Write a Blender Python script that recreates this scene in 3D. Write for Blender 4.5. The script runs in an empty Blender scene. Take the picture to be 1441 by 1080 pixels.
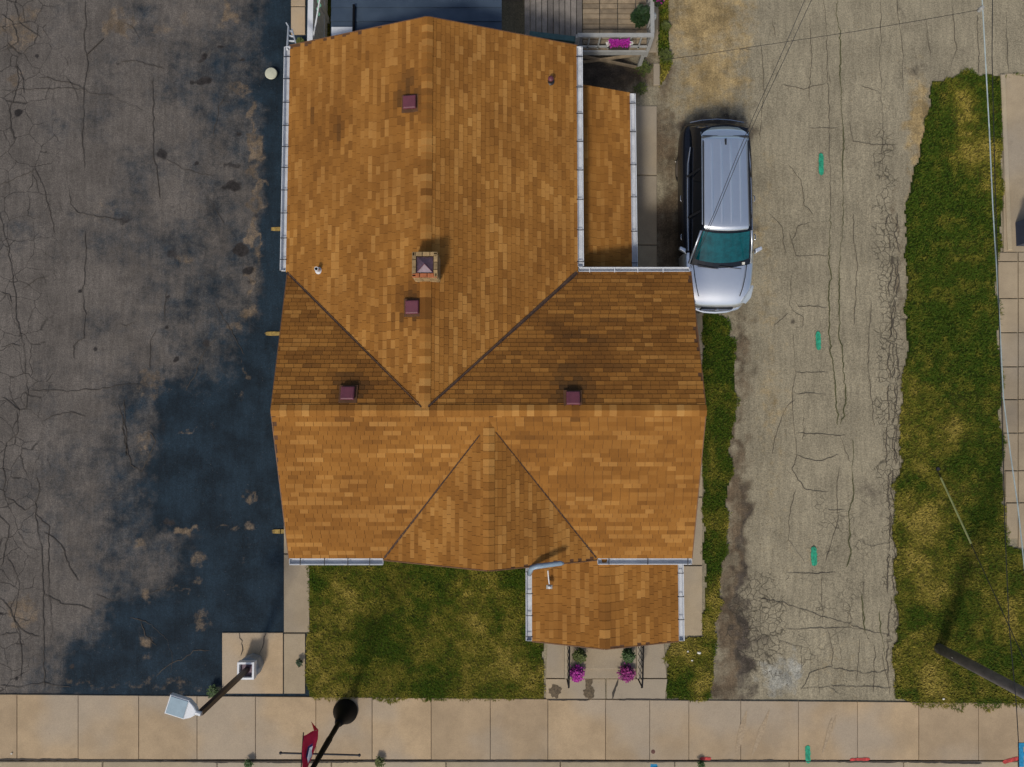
import bpy, math, random
import numpy as np
from mathutils import Vector, Matrix
random.seed(7); rng = np.random.default_rng(7)
R = math.radians
# ---------------------------------------------------------------- camera, sky, sun, exposure
H = 19.5; F = 1000.0; TILT = math.atan(57/1000)
sc = bpy.context.scene; col = sc.collection
cam = bpy.data.cameras.new('camera'); cam.sensor_width = 36; cam.lens = 36*F/1441; cam.clip_end = 800; cam.clip_start = .1
co = bpy.data.objects.new('camera', cam); col.objects.link(co); co.location = (0, 0, H); co.rotation_euler = (TILT, 0, 0); sc.camera = co
SUN_EL, SUN_AZ = R(49), R(201)        # sun stands south-south-west
w = bpy.data.worlds.new('World'); sc.world = w; w.use_nodes = True
bgn = w.node_tree.nodes['Background']; sky = w.node_tree.nodes.new('ShaderNodeTexSky'); sky.sky_type = 'NISHITA'; sky.sun_disc = False
sky.sun_elevation = SUN_EL; sky.sun_rotation = SUN_AZ; sky.dust_density = 3
w.node_tree.links.new(sky.outputs[0], bgn.inputs[0]); bgn.inputs[1].default_value = .105
sl = bpy.data.lights.new('sun', 'SUN'); sl.energy = 2.1; sl.angle = R(7); sl.color = (1, .94, .84)
so = bpy.data.objects.new('sun', sl); col.objects.link(so)
sdir = Vector((math.sin(SUN_AZ)*math.cos(SUN_EL), math.cos(SUN_AZ)*math.cos(SUN_EL), math.sin(SUN_EL)))
so.rotation_euler = sdir.to_track_quat('Z', 'Y').to_euler(); so.location = sdir*40
vs = sc.view_settings; vs.view_transform = 'Standard'; vs.look = 'None'; vs.gamma = 1; vs.exposure = -.1; vs.use_curve_mapping = False

def P(px, py, h=0.0):
    """survey point: where the sight line of a measured picture point meets the level h"""
    dx = (px-720.5)/F; dy = -(py-540)/F
    y = dy*math.cos(TILT)+math.sin(TILT); z = dy*math.sin(TILT)-math.cos(TILT)
    t = (H-h)/-z
    return Vector((dx*t, y*t, h))

# ---------------------------------------------------------------- helpers
def tag(o, label=None, cat=None, group=None, kind=None):
    if label: o['label'] = label
    if cat: o['category'] = cat
    if group: o['group'] = group
    if kind: o['kind'] = kind
    return o
def empty(name, loc=(0, 0, 0), rz=0):
    o = bpy.data.objects.new(name, None); col.objects.link(o); o.location = loc; o.rotation_euler = (0, 0, rz); o.empty_display_size = .2
    return o
class MB:
    def __init__(s): s.v = []; s.f = []; s.t = []; s.m = []; s.mi = 0
    def add(s, vs_, fs, tone=.5):
        b = len(s.v); s.v += [tuple(p) for p in vs_]
        for f in fs: s.f.append(tuple(i+b for i in f)); s.t.append(tone); s.m.append(s.mi)
        return s
    def box(s, x0, x1, y0, y1, z0, z1, tone=.5):
        return s.add([(x0,y0,z0),(x1,y0,z0),(x1,y1,z0),(x0,y1,z0),(x0,y0,z1),(x1,y0,z1),(x1,y1,z1),(x0,y1,z1)],
                     [(3,2,1,0),(4,5,6,7),(0,1,5,4),(1,2,6,5),(2,3,7,6),(3,0,4,7)], tone)
    def bbox(s, x0, x1, y0, y1, z0, z1, b=.01, tone=.5):      # box with chamfered top edge
        return s.add([(x0,y0,z0),(x1,y0,z0),(x1,y1,z0),(x0,y1,z0),(x0,y0,z1-b),(x1,y0,z1-b),(x1,y1,z1-b),(x0,y1,z1-b),
                      (x0+b,y0+b,z1),(x1-b,y0+b,z1),(x1-b,y1-b,z1),(x0+b,y1-b,z1)],
                     [(3,2,1,0),(0,1,5,4),(1,2,6,5),(2,3,7,6),(3,0,4,7),(4,5,9,8),(5,6,10,9),(6,7,11,10),(7,4,8,11),(8,9,10,11)], tone)
    def prism(s, poly, z0, z1, tone=.5, b=.0):
        n = len(poly); c = sum((Vector((p[0],p[1])) for p in poly), Vector((0,0)))/n
        v = [(p[0],p[1],z0) for p in poly]+[(p[0],p[1],z1-b) for p in poly]
        for p in poly:
            d = (c-Vector((p[0],p[1]))); d = d.normalized()*b*1.4 if b else d*0
            v.append((p[0]+d.x, p[1]+d.y, z1))
        f = [tuple(range(n))[::-1], tuple(range(2*n, 3*n))]
        for i in range(n):
            j = (i+1) % n; f += [(i, j, n+j, n+i), (n+i, n+j, 2*n+j, 2*n+i)]
        return s.add(v, f, tone)
    def tube(s, pts, r, n=8, caps=True, tone=.5):
        pts = [Vector(p) for p in pts]; rs = r if isinstance(r, (list, tuple)) else [r]*len(pts)
        V = []; Fc = []; up = None
        for i, p in enumerate(pts):
            d = (pts[min(i+1, len(pts)-1)]-pts[max(i-1, 0)]).normalized()
            if up is None:
                up = Vector((0, 0, 1)) if abs(d.z) < .9 else Vector((1, 0, 0))
            a = d.cross(up).normalized(); b = d.cross(a)
            for k in range(n):
                q = 2*math.pi*k/n; V.append(p+(a*math.cos(q)+b*math.sin(q))*rs[i])
        for i in range(len(pts)-1):
            for k in range(n): Fc.append((i*n+k, i*n+(k+1) % n, (i+1)*n+(k+1) % n, (i+1)*n+k))
        if caps: Fc += [tuple(range(n)), tuple(range((len(pts)-1)*n, len(pts)*n))[::-1]]
        return s.add(V, Fc, tone)
    def bar(s, p, q, w_, h_, tone=.5):
        p = Vector(p); q = Vector(q); d = (q-p).normalized(); a = d.cross(Vector((0, 0, 1)))
        a = Vector((1, 0, 0)) if a.length < 1e-4 else a.normalized()
        b = a.cross(d).normalized(); V = []
        for c in (p, q):
            for sa, sb in ((-1,-1),(1,-1),(1,1),(-1,1)): V.append(c+a*sa*w_/2+b*sb*h_/2)
        return s.add(V, [(0,1,2,3),(7,6,5,4),(0,4,5,1),(1,5,6,2),(2,6,7,3),(3,7,4,0)], tone)
    def lathe(s, prof, c=(0,0,0), n=24, tone=.5):
        V = []; Fc = []; m = len(prof)
        for r, z in prof:
            for k in range(n): q = 2*math.pi*k/n; V.append((c[0]+r*math.cos(q), c[1]+r*math.sin(q), c[2]+z))
        for i in range(m-1):
            for k in range(n): Fc.append((i*n+k, i*n+(k+1) % n, (i+1)*n+(k+1) % n, (i+1)*n+k))
        Fc += [tuple(range(n))[::-1], tuple(range((m-1)*n, m*n))]
        return s.add(V, Fc, tone)
    def ball(s, c, r, sub=1, sq=(1,1,1), tone=.5, jit=0):
        import bmesh
        bm = bmesh.new(); bmesh.ops.create_icosphere(bm, subdivisions=sub, radius=r)
        V = [(c[0]+v.co.x*sq[0]*(1+random.uniform(-jit, jit)), c[1]+v.co.y*sq[1]*(1+random.uniform(-jit, jit)), c[2]+v.co.z*sq[2]) for v in bm.verts]
        bm.verts.index_update(); Fc = [tuple(v.index for v in f.verts) for f in bm.faces]; bm.free()
        return s.add(V, Fc, tone)
    def mesh(s, name, mats, smooth=False):
        me = bpy.data.meshes.new(name); me.from_pydata(s.v, [], s.f)
        for m in (mats if isinstance(mats, (list, tuple)) else [mats]): me.materials.append(m)
        if any(s.m): me.polygons.foreach_set('material_index', s.m)
        a = me.attributes.new('tone', 'FLOAT', 'FACE'); a.data.foreach_set('value', s.t)
        import bmesh
        bm = bmesh.new(); bm.from_mesh(me); bmesh.ops.recalc_face_normals(bm, faces=bm.faces); bm.to_mesh(me); bm.free()
        if smooth: me.polygons.foreach_set('use_smooth', [True]*len(me.polygons))
        me.update(); return me
    def build(s, name, mats, parent=None, smooth=False, loc=None):
        o = bpy.data.objects.new(name, s.mesh(name, mats, smooth)); col.objects.link(o)
        if parent is not None: o.parent = parent
        if loc is not None: o.location = loc
        return o
def inst(name, me, parent=None, mat=None, loc=None):
    o = bpy.data.objects.new(name, me); col.objects.link(o)
    if parent is not None: o.parent = parent
    if mat is not None: o.matrix_local = mat
    if loc is not None: o.location = loc
    return o
def copy_tree(o, parent=None):
    c = o.copy(); col.objects.link(c); c.parent = parent
    for ch in list(o.children): copy_tree(ch, c)
    return c
def subsurf(o, n=2):
    m = o.modifiers.new('s', 'SUBSURF'); m.levels = n; m.render_levels = n
def bevel(o, wd=.01, seg=2):
    m = o.modifiers.new('b', 'BEVEL'); m.width = wd; m.segments = seg; m.limit_method = 'ANGLE'

# smooth value noise, vectorised
_tab = rng.random((256, 256))
def vn(x, y, s, o=0):
    x = np.asarray(x, float)*s+o*17.3; y = np.asarray(y, float)*s+o*5.7
    xi = np.floor(x).astype(int); yi = np.floor(y).astype(int); fx = x-xi; fy = y-yi
    fx = fx*fx*(3-2*fx); fy = fy*fy*(3-2*fy); g = lambda a, b: _tab[a % 256, b % 256]
    return (g(xi,yi)*(1-fx)+g(xi+1,yi)*fx)*(1-fy)+(g(xi,yi+1)*(1-fx)+g(xi+1,yi+1)*fx)*fy
def fbm(x, y, s, o=0, n=4):
    t = 0; a = .5; z = 0
    for i in range(n): t = t+a*vn(x, y, s*2**i, o+i); z += a; a *= .5
    return t/z
def field(ctrl, X, Y, p=3.0, reach=.25):
    """inverse-distance blend of surveyed samples (px, py, value)"""
    num = 0; den = 0
    for (px, py, v) in ctrl:
        c = P(px, py); d = ((X-c.x)**2+(Y-c.y)**2+reach**2)**(-p/2); num = num+v*d; den = den+d
    return num/den
def blobs(lst, X, Y):
    m = np.zeros_like(X)
    jx = (vn(X, Y, 3.1, 3)-.5)*.5+(vn(X, Y, 9, 4)-.5)*.22; jy = (vn(X, Y, 3.1, 8)-.5)*.5+(vn(X, Y, 9, 9)-.5)*.22
    for b in lst:
        px, py, rx, ry = b[:4]; s = b[4] if len(b) > 4 else 1; soft = b[5] if len(b) > 5 else .35
        c = P(px, py); k = min(1, max(rx, ry)/25)
        d = np.sqrt(((X-c.x+jx*k)/(rx*.0195))**2+((Y-c.y+jy*k)/(ry*.0195))**2)
        m = np.maximum(m, s*np.clip((1+soft-d)/(2*soft), 0, 1))
    return m

# ---------------------------------------------------------------- materials
def N(nt, t, **k):
    n = nt.nodes.new(t)
    for a, b in k.items():
        if a in n.inputs.keys() if isinstance(a, str) else False: n.inputs[a].default_value = b
        else: setattr(n, a, b)
    return n
def mathn(nt, op, a, b=None, c=None, clamp=False):
    n = nt.nodes.new('ShaderNodeMath'); n.operation = op; n.use_clamp = clamp
    for i, v in enumerate((a, b, c)):
        if v is None: continue
        if isinstance(v, (int, float)): n.inputs[i].default_value = v
        else: nt.links.new(v, n.inputs[i])
    return n.outputs[0]
def mixc(nt, f, a, b, mode='MIX'):
    n = nt.nodes.new('ShaderNodeMix'); n.data_type = 'RGBA'; n.blend_type = mode
    for i, v in ((0, f), (6, a), (7, b)):
        if isinstance(v, (int, float)): n.inputs[i].default_value = v
        elif isinstance(v, tuple): n.inputs[i].default_value = (*v, 1)
        else: nt.links.new(v, n.inputs[i])
    return n.outputs[2]
def noise(nt, vec, scale, detail=4, rough=.6, dist=0):
    n = nt.nodes.new('ShaderNodeTexNoise'); n.inputs['Scale'].default_value = scale; n.inputs['Detail'].default_value = detail
    n.inputs['Roughness'].default_value = rough; n.inputs['Distortion'].default_value = dist
    nt.links.new(vec, n.inputs['Vector']); return n.outputs[0]
def ramp(nt, x, lo, hi):
    n = nt.nodes.new('ShaderNodeMapRange'); n.inputs[1].default_value = lo; n.inputs[2].default_value = hi; n.clamp = True; n.interpolation_type = 'SMOOTHSTEP'
    nt.links.new(x, n.inputs[0]); return n.outputs[0]
def newmat(name):
    m = bpy.data.materials.new(name); m.use_nodes = True; nt = m.node_tree
    b = nt.nodes['Principled BSDF']; g = nt.nodes.new('ShaderNodeNewGeometry'); return m, nt, b, g.outputs['Position']
def bump(nt, b, h, strength=.3, dist=.01):
    n = nt.nodes.new('ShaderNodeBump'); n.inputs['Strength'].default_value = strength; n.inputs['Distance'].default_value = dist
    nt.links.new(h, n.inputs['Height']); nt.links.new(n.outputs[0], b.inputs['Normal'])
def simple(name, c, rough=.6, metal=0, var=.25, sc_=6, c2=None, spec=.5, fine=60, coat=0, objvar=0):
    m, nt, b, pos = newmat(name)
    n1 = noise(nt, pos, sc_, 5, .65); n2 = noise(nt, pos, fine, 3, .6)
    dk = tuple(x*(1-var) for x in c); lt = tuple(min(1, x*(1+var)) for x in (c2 or c))
    k = mathn(nt, 'MULTIPLY_ADD', n2, .35, mathn(nt, 'MULTIPLY', n1, .65)); k = ramp(nt, k, .3, .7)
    cc = mixc(nt, k, dk, lt)
    if objvar:
        oi = nt.nodes.new('ShaderNodeObjectInfo'); cc = mixc(nt, 1.0, cc, mixc(nt, oi.outputs['Random'], (1-objvar,)*3, (1+objvar*.6,)*3), 'MULTIPLY')
    nt.links.new(cc, b.inputs['Base Color']); b.inputs['Roughness'].default_value = rough; b.inputs['Metallic'].default_value = metal
    b.inputs['Specular IOR Level'].default_value = spec
    if coat: b.inputs['Coat Weight'].default_value = coat; b.inputs['Coat Roughness'].default_value = .05
    return m
def attr(nt, name):
    n = nt.nodes.new('ShaderNodeAttribute'); n.attribute_name = name; return n.outputs['Fac']
def ground_mat(name, base, layers, grain=(120, .25), blotch=(1.2, .25), crack=None, spec=.25, streak=False):
    """base colour, then stain / wear layers driven by surveyed masks broken up with noise"""
    m, nt, b, pos = newmat(name)
    c = mixc(nt, ramp(nt, noise(nt, pos, blotch[0], 6, .65), .3, .7), tuple(x*(1-blotch[1]) for x in base), tuple(x*(1+blotch[1]) for x in base))
    for i, (at, colr, ns, k) in enumerate(layers):
        nz = mathn(nt, 'SUBTRACT', noise(nt, pos, ns, 6, .7), .5)
        f = ramp(nt, mathn(nt, 'MULTIPLY_ADD', nz, k, attr(nt, at)), .18, .82)
        cv = mixc(nt, ramp(nt, noise(nt, pos, ns*.4, 4, .6), .35, .65), tuple(x*.75 for x in colr), tuple(x*1.4 for x in colr))
        c = mixc(nt, f, c, cv)
    if streak:
        mp = nt.nodes.new('ShaderNodeMapping'); mp.inputs['Scale'].default_value = (1, .12, 1); nt.links.new(pos, mp.inputs[0])
        s = noise(nt, mp.outputs[0], 9, 4, .6); c = mixc(nt, 1.0, c, mixc(nt, ramp(nt, s, .3, .7), (.86,)*3, (1.1,)*3), 'MULTIPLY')
    g = noise(nt, pos, grain[0], 2, .8); g2 = noise(nt, pos, grain[0]*.3, 3, .8)
    gg = mathn(nt, 'MULTIPLY_ADD', g, .6, mathn(nt, 'MULTIPLY', g2, .4))
    c = mixc(nt, 1.0, c, mixc(nt, ramp(nt, gg, .36, .64), (1-grain[1],)*3, (1+grain[1],)*3), 'MULTIPLY')
    sp = noise(nt, pos, 26, 2, .9); sp2 = noise(nt, pos, 11, 3, .8)
    c = mixc(nt, 1.0, c, mixc(nt, ramp(nt, mathn(nt, 'MULTIPLY_ADD', sp, .65, mathn(nt, 'MULTIPLY', sp2, .35)), .34, .66), (1-grain[1]*1.0,)*3, (1+grain[1]*.9,)*3), 'MULTIPLY')
    c = mixc(nt, mathn(nt, 'MULTIPLY', ramp(nt, noise(nt, pos, 33, 1, .5), .74, .80), .55), c, tuple(min(.5, x*1.9) for x in base))
    hh = gg
    if crack:
        at, scl, wd = crack
        wv = nt.nodes.new('ShaderNodeVectorMath'); wv.operation = 'MULTIPLY_ADD'
        nn = nt.nodes.new('ShaderNodeTexNoise'); nn.inputs['Scale'].default_value = 2.2; nn.inputs['Detail'].default_value = 3; nt.links.new(pos, nn.inputs['Vector'])
        nt.links.new(nn.outputs[1], wv.inputs[0]); wv.inputs[1].default_value = (.35, .35, 0); nt.links.new(pos, wv.inputs[2])
        v = nt.nodes.new('ShaderNodeTexVoronoi'); v.feature = 'DISTANCE_TO_EDGE'; v.inputs['Scale'].default_value = scl; nt.links.new(wv.outputs[0], v.inputs['Vector'])
        line = mathn(nt, 'SUBTRACT', 1.0, ramp(nt, v.outputs[0], 0.0, wd)); line = mathn(nt, 'MULTIPLY', line, ramp(nt, mathn(nt, 'MULTIPLY_ADD', mathn(nt, 'SUBTRACT', noise(nt, pos, 1.7, 3), .5), 1.2, attr(nt, at)), .35, .75))
        c = mixc(nt, line, c, mixc(nt, .75, c, tuple(x*.15 for x in base)))
        hh = mathn(nt, 'SUBTRACT', hh, mathn(nt, 'MULTIPLY', line, 1.5))
    nt.links.new(c, b.inputs['Base Color']); b.inputs['Roughness'].default_value = .9; b.inputs['Specular IOR Level'].default_value = spec
    bump(nt, b, hh, .5, .006)
    return m
def concrete(name, base, obj=.12, tonev=.15):
    m, nt, b, pos = newmat(name)
    c = mixc(nt, ramp(nt, noise(nt, pos, 1.1, 6, .65), .3, .7), tuple(x*.86 for x in base), tuple(x*1.1 for x in base))
    oi = nt.nodes.new('ShaderNodeObjectInfo')
    c = mixc(nt, 1.0, c, mixc(nt, oi.outputs['Random'], tuple(1-obj*k for k in (1.1, 1, .75)), (1+obj*.5,)*3), 'MULTIPLY')
    lg = ramp(nt, noise(nt, pos, .35, 3, .5), .45, .62); c = mixc(nt, mathn(nt, 'MULTIPLY', lg, .5), c, (base[0]*.86, base[0]*.76, base[0]*.62))
    g = noise(nt, pos, 45, 4, .75)
    c = mixc(nt, 1.0, c, mixc(nt, ramp(nt, g, .3, .7), (.88,)*3, (1.1,)*3), 'MULTIPLY')
    st = ramp(nt, noise(nt, pos, 3.4, 5, .7), .58, .8); c = mixc(nt, mathn(nt, 'MULTIPLY', st, .3), c, tuple(x*.5 for x in base))
    sp = ramp(nt, noise(nt, pos, 14, 2, .5), .74, .8); c = mixc(nt, mathn(nt, 'MULTIPLY', sp, .45), c, tuple(x*.35 for x in base))
    nt.links.new(c, b.inputs['Base Color']); b.inputs['Roughness'].default_value = .88; b.inputs['Specular IOR Level'].default_value = .25
    bump(nt, b, g, .3, .004); return m

M = {}
def shingle_mat():
    m, nt, b, pos = newmat('asphalt_shingle')
    t = attr(nt, 'tone'); cr = nt.nodes.new('ShaderNodeValToRGB'); nt.links.new(t, cr.inputs[0])
    els = [(0, (.020, .013, .010)), (.2, (.085, .042, .014)), (.4, (.215, .089, .018)), (.52, (.312, .133, .026)), (.70, (.42, .200, .049)), (1, (.54, .31, .10))]
    cr.color_ramp.elements[0].position = 0; cr.color_ramp.elements[0].color = (*els[0][1], 1)
    cr.color_ramp.elements[1].position = 1; cr.color_ramp.elements[1].color = (*els[-1][1], 1)
    for p_, c_ in els[1:-1]: e = cr.color_ramp.elements.new(p_); e.color = (*c_, 1)
    c = cr.outputs[0]
    g = noise(nt, pos, 160, 2, .8)
    c = mixc(nt, 1.0, c, mixc(nt, ramp(nt, g, .3, .7), (.84,)*3, (1.14,)*3), 'MULTIPLY')
    l = noise(nt, pos, .8, 5, .6); c = mixc(nt, 1.0, c, mixc(nt, ramp(nt, l, .3, .72), (.82, .80, .78), (1.06, 1.07, 1.06)), 'MULTIPLY')
    nt.links.new(c, b.inputs['Base Color']); b.inputs['Roughness'].default_value = .92; b.inputs['Specular IOR Level'].default_value = .2
    bump(nt, b, g, .4, .003); return m
M['shingle'] = shingle_mat()
M['deckunder'] = simple('roof_underlay', (.10, .045, .018), .9)
M['valley'] = simple('valley_metal', (.065, .035, .022), .8, var=.4)
M['white'] = simple('white_painted_metal', (.66, .68, .70), .42, var=.10, sc_=3)
M['gutter_in'] = simple('gutter_inside', (.52, .54, .57), .6, var=.2, sc_=4)
M['dark'] = simple('dark_metal', (.018, .017, .02), .5)
M['black'] = simple('black_paint', (.004, .004, .005), .6, spec=.15)
M['maroon'] = simple('maroon_vent_paint', (.135, .036, .052), .5, var=.15)
M['purple'] = simple('purple_cap_metal', (.10, .062, .085), .45, var=.4, sc_=9, metal=.2)
M['brick'] = simple('tan_brick', (.33, .22, .10), .85, var=.3, sc_=9, objvar=.35)
M['brick2'] = simple('rust_brick', (.42, .13, .045), .85, var=.25, sc_=9, objvar=.2)
M['mortar'] = simple('mortar', (.07, .06, .05), .9)
M['wall'] = simple('cream_siding', (.46, .42, .34), .7, var=.06)
M['glassdark'] = simple('window_glass', (.015, .02, .025), .06, var=.1)
M['concrete'] = concrete('pavement_concrete', (.43, .315, .19))
M['concrete2'] = concrete('grey_concrete', (.38, .30, .195))
M['kerb'] = concrete('kerb_concrete', (.42, .34, .22))
M['bluegrey'] = simple('blue_grey_metal', (.26, .35, .43), .4, var=.15)
M['bluebox'] = simple('dark_blue_plastic', (.018, .035, .075), .4)
M['lampbrown'] = simple('bronze_paint', (.045, .024, .017), .45)
M['lens'] = simple('frosted_lens', (.27, .37, .43), .25, var=.1)
M['wood_pole'] = simple('creosoted_wood', (.17, .155, .150), .85, var=.35, sc_=5)
M['wire'] = simple('wire_black', (.012, .012, .013), .5)
M['cable'] = simple('cable_grey', (.35, .42, .42), .4)
M['guard'] = simple('guy_guard_plastic', (.42, .44, .17), .5)
M['boardgrey'] = simple('weathered_board', (.235, .205, .175), .85, var=.3, sc_=5, objvar=.28)
M['boardtan'] = simple('tan_board', (.27, .205, .13), .85, var=.3, sc_=5, objvar=.25)
M['railgrey'] = simple('grey_rail', (.34, .34, .32), .7, var=.15)
M['teal'] = simple('teal_paint', (.055, .12, .115), .6, var=.25)
M['magenta'] = simple('magenta_petals', (.36, .012, .26), .6, var=.4, sc_=30)
M['magenta2'] = simple('dark_magenta_petals', (.25, .015, .15), .6, var=.4, sc_=30)
M['leaf'] = simple('leaf_green', (.035, .075, .010), .6, var=.5, sc_=14)
M['leafdark'] = simple('leaf_dark', (.016, .040, .008), .6, var=.5, sc_=14)
M['weed'] = simple('weed_green', (.075, .095, .014), .7, var=.45, sc_=10)
M['pot'] = simple('dark_pot', (.05, .035, .03), .6)
M['marks_green'] = simple('green_marking_paint', (.02, .30, .17), .8, var=.55, sc_=14)
M['marks_red'] = simple('red_marking_paint', (.48, .05, .045), .8, var=.55, sc_=14)
M['marks_blue'] = simple('blue_marking_paint', (.01, .22, .42), .8, var=.3, sc_=14)
M['yellow'] = simple('worn_yellow_paint', (.30, .20, .05), .8, var=.5, sc_=12)
M['crack'] = simple('crack_fill', (.055, .046, .037), .95, var=.3)
M['crackweed'] = simple('crack_weed', (.075, .075, .030), .95, var=.4)
M['litter'] = simple('pale_litter', (.7, .68, .6), .7)
M['red_cloth'] = simple('red_cloth', (.92, .02, .07), .7, var=.2)
M['blue_cloth'] = simple('blue_cloth', (.02, .02, .12), .7)
M['white_cloth'] = simple('white_cloth', (.7, .7, .74), .7, var=.08)
def corrugated():
    m, nt, b, pos = newmat('slate_blue_roofing')
    n1 = noise(nt, pos, 1.5, 5, .6)
    c = mixc(nt, ramp(nt, n1, .3, .7), (.040, .062, .095), (.062, .090, .130))
    nt.links.new(c, b.inputs['Base Color']); b.inputs['Roughness'].default_value = .75; b.inputs['Specular IOR Level'].default_value = .3; return m
M['shed'] = corrugated()
# ---------------------------------------------------------------- ground sheets
def mesh_grid(name, x0, x1, y0, y1, step, z, mats, attrs, keep=None, zf=None, parent=None):
    nx = max(2, int(round((x1-x0)/step))+1); ny = max(2, int(round((y1-y0)/step))+1)
    X, Y = np.meshgrid(np.linspace(x0, x1, nx), np.linspace(y0, y1, ny))
    Z = np.full_like(X, z) if zf is None else zf(X, Y)+z
    V = np.stack([X.ravel(), Y.ravel(), Z.ravel()], 1)
    i = np.arange(nx*ny).reshape(ny, nx); f = np.stack([i[:-1,:-1].ravel(), i[:-1,1:].ravel(), i[1:,1:].ravel(), i[1:,:-1].ravel()], 1)
    if keep is not None:
        cx = (X[:-1,:-1]+X[1:,1:])/2; cy = (Y[:-1,:-1]+Y[1:,1:])/2; f = f[keep(cx, cy).ravel()]
        used = np.unique(f); mp = -np.ones(nx*ny, int); mp[used] = np.arange(len(used)); f = mp[f]; V = V[used]
    else: used = slice(None)
    me = bpy.data.meshes.new(name); me.vertices.add(len(V)); me.vertices.foreach_set('co', V.ravel().astype(np.float32))
    me.loops.add(len(f)*4); me.loops.foreach_set('vertex_index', f.ravel().astype(np.int32)); me.polygons.add(len(f))
    me.polygons.foreach_set('loop_start', np.arange(0, len(f)*4, 4, dtype=np.int32)); me.update(calc_edges=True); me.validate()
    for k, fn in attrs.items():
        a = me.attributes.new(k, 'FLOAT', 'POINT'); a.data.foreach_set('value', fn(X, Y).ravel()[used].astype(np.float32))
    me.materials.append(mats); o = bpy.data.objects.new(name, me); col.objects.link(o)
    if parent is not None: o.parent = parent
    return o
def inpoly(X, Y, poly):
    ins = np.zeros(X.shape, bool); n = len(poly)
    for i in range(n):
        xa, ya = poly[i][:2]; xb, yb = poly[(i+1) % n][:2]
        c = ((ya > Y) != (yb > Y)) & (X < (xb-xa)*(Y-ya)/((yb-ya) if yb != ya else 1e-9)+xa); ins ^= c
    return ins
def wob(X, Y, poly, amp=.10, s=2.2):
    return inpoly(X+(fbm(X, Y, s, 21)-.5)*amp*4, Y+(fbm(X, Y, s, 33)-.5)*amp*4, poly)

g = MB().add([(-200,-200,-.16),(200,-200,-.16),(200,200,-.16),(-200,200,-.16)], [(0,1,2,3)])
tag(g.build('ground', simple('far_ground', (.09, .085, .04), .95, sc_=.4)), kind='structure')

# parking lot: grey weathered in the west, black sealcoat towards the house
SEAL = [(0,0,.12),(100,20,.3),(60,100,.1),(200,60,.4),(250,130,.48),(330,60,.35),(300,20,.4),(20,230,.0),(130,220,.2),(230,250,.36),(310,200,.45),(345,100,.62),
        (388,60,1),(385,150,1),(392,250,1),(350,260,.3),(350,200,.35),(392,350,1),(352,330,.3),(350,400,.45),(388,430,1),(20,420,.05),(120,420,.1),(230,400,.4),(300,380,.55),(100,520,.08),(200,500,.3),(290,480,.6),
        (365,520,.97),(240,560,.98),(310,580,1),(370,620,1.0),(200,590,.4),(130,600,.3),(60,600,.15),(245,640,1),(300,680,1),(370,700,1),(190,660,.42),(110,680,.32),(40,700,.1),
        (240,720,1),(195,740,.45),(100,770,.38),(40,800,.12),(240,775,.9),(275,740,.45),(365,800,1),(330,860,1),(310,780,.9),(200,800,.45),(130,850,.4),(60,870,.15),(170,900,.75),(230,880,.95),(275,820,.5),(260,900,.85),(300,930,1),(150,940,.95),(100,950,.85),(80,930,.4),(40,930,.1),(30,960,.1),(250,950,.9),(370,860,1)]
TAN = [(165,35,18,24),(318,22,12,25),(228,45,16,10,.7),(335,125,14,10,.8),(262,25,10,18,.6),(358,160,7,15,.9),(357,200,6,35,1),(360,260,6,50,.9),(358,330,6,40,.9),(355,395,6,30,.8),(348,438,16,8,1),(330,455,12,10,.7),
       (348,520,4,20,.7),(262,365,16,10,.7),(203,622,6,20,.8),(262,748,20,7,1.1),(350,700,5,20,.9),(350,742,8,6,.9),(320,743,20,3,.7),(192,768,10,8,.8),(278,790,12,8,.8),(258,832,20,3,.8),(205,840,7,14,.8),(285,875,9,14,.8),(205,905,13,16,.9),(280,815,10,8,.6),
       (260,605,14,2,.8),(215,540,22,14,.7),(25,40,30,30,.8),(20,110,10,12,.9),(30,860,22,25,.9),(340,560,4,8,.5),(300,600,5,4,.5),(340,790,4,8,.45),(230,960,60,7,.5),(130,968,50,5,.5),(300,968,40,5,.5),(150,300,30,25,.35),(195,640,16,20,.4)]
SPOT = [(286,116,11,7),(271,117,4,4),(288,79,5,5),(284,84,8,3,.6),(229,218,6,6),(330,260,9,9),(320,262,9,4,.8),(327,232,12,4,.7),(334,190,5,5,.7),(340,351,9,7),(350,381,7,6),(352,395,12,3,.6),(291,481,5,6,.8),(134,491,3,3),(28,157,7,6),(52,79,3,3),
        (244,356,10,9,.6),(313,67,8,2.5),(342,85,4,3),(277,231,4,3),(248,507,5,4),(175,311,8,5,.6),(166,67,11,9,.35),(190,295,11,9,.3),(245,300,14,8,.3),(113,410,3,3),(100,940,4,4),(24,954,3,3),(1,863,4,3),(237,735,9,5,.7),(235,460,3,3,.8),(236,418,3,3,.8),(165,90,3,3,.7),(130,860,10,6,.3),(200,660,8,5,.3),(175,395,14,12,.35),(232,600,10,14,.35),(360,305,5,5,.5)]
def rect_soft(X, Y, x0, x1, y0, y1, soft=.42, jit=.42):
    a = P(x0, y1); b = P(x1, y0); jx = (fbm(X, Y, 2.5, 61, 5)-.5)*jit*3; jy = (fbm(X, Y, 2.5, 67, 5)-.5)*jit*3
    d = np.minimum(np.minimum(X+jx-a.x, b.x-X-jx), np.minimum(Y+jy-a.y, b.y-Y-jy)); return np.clip(.5+d/(2*soft), 0, 1)
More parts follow.
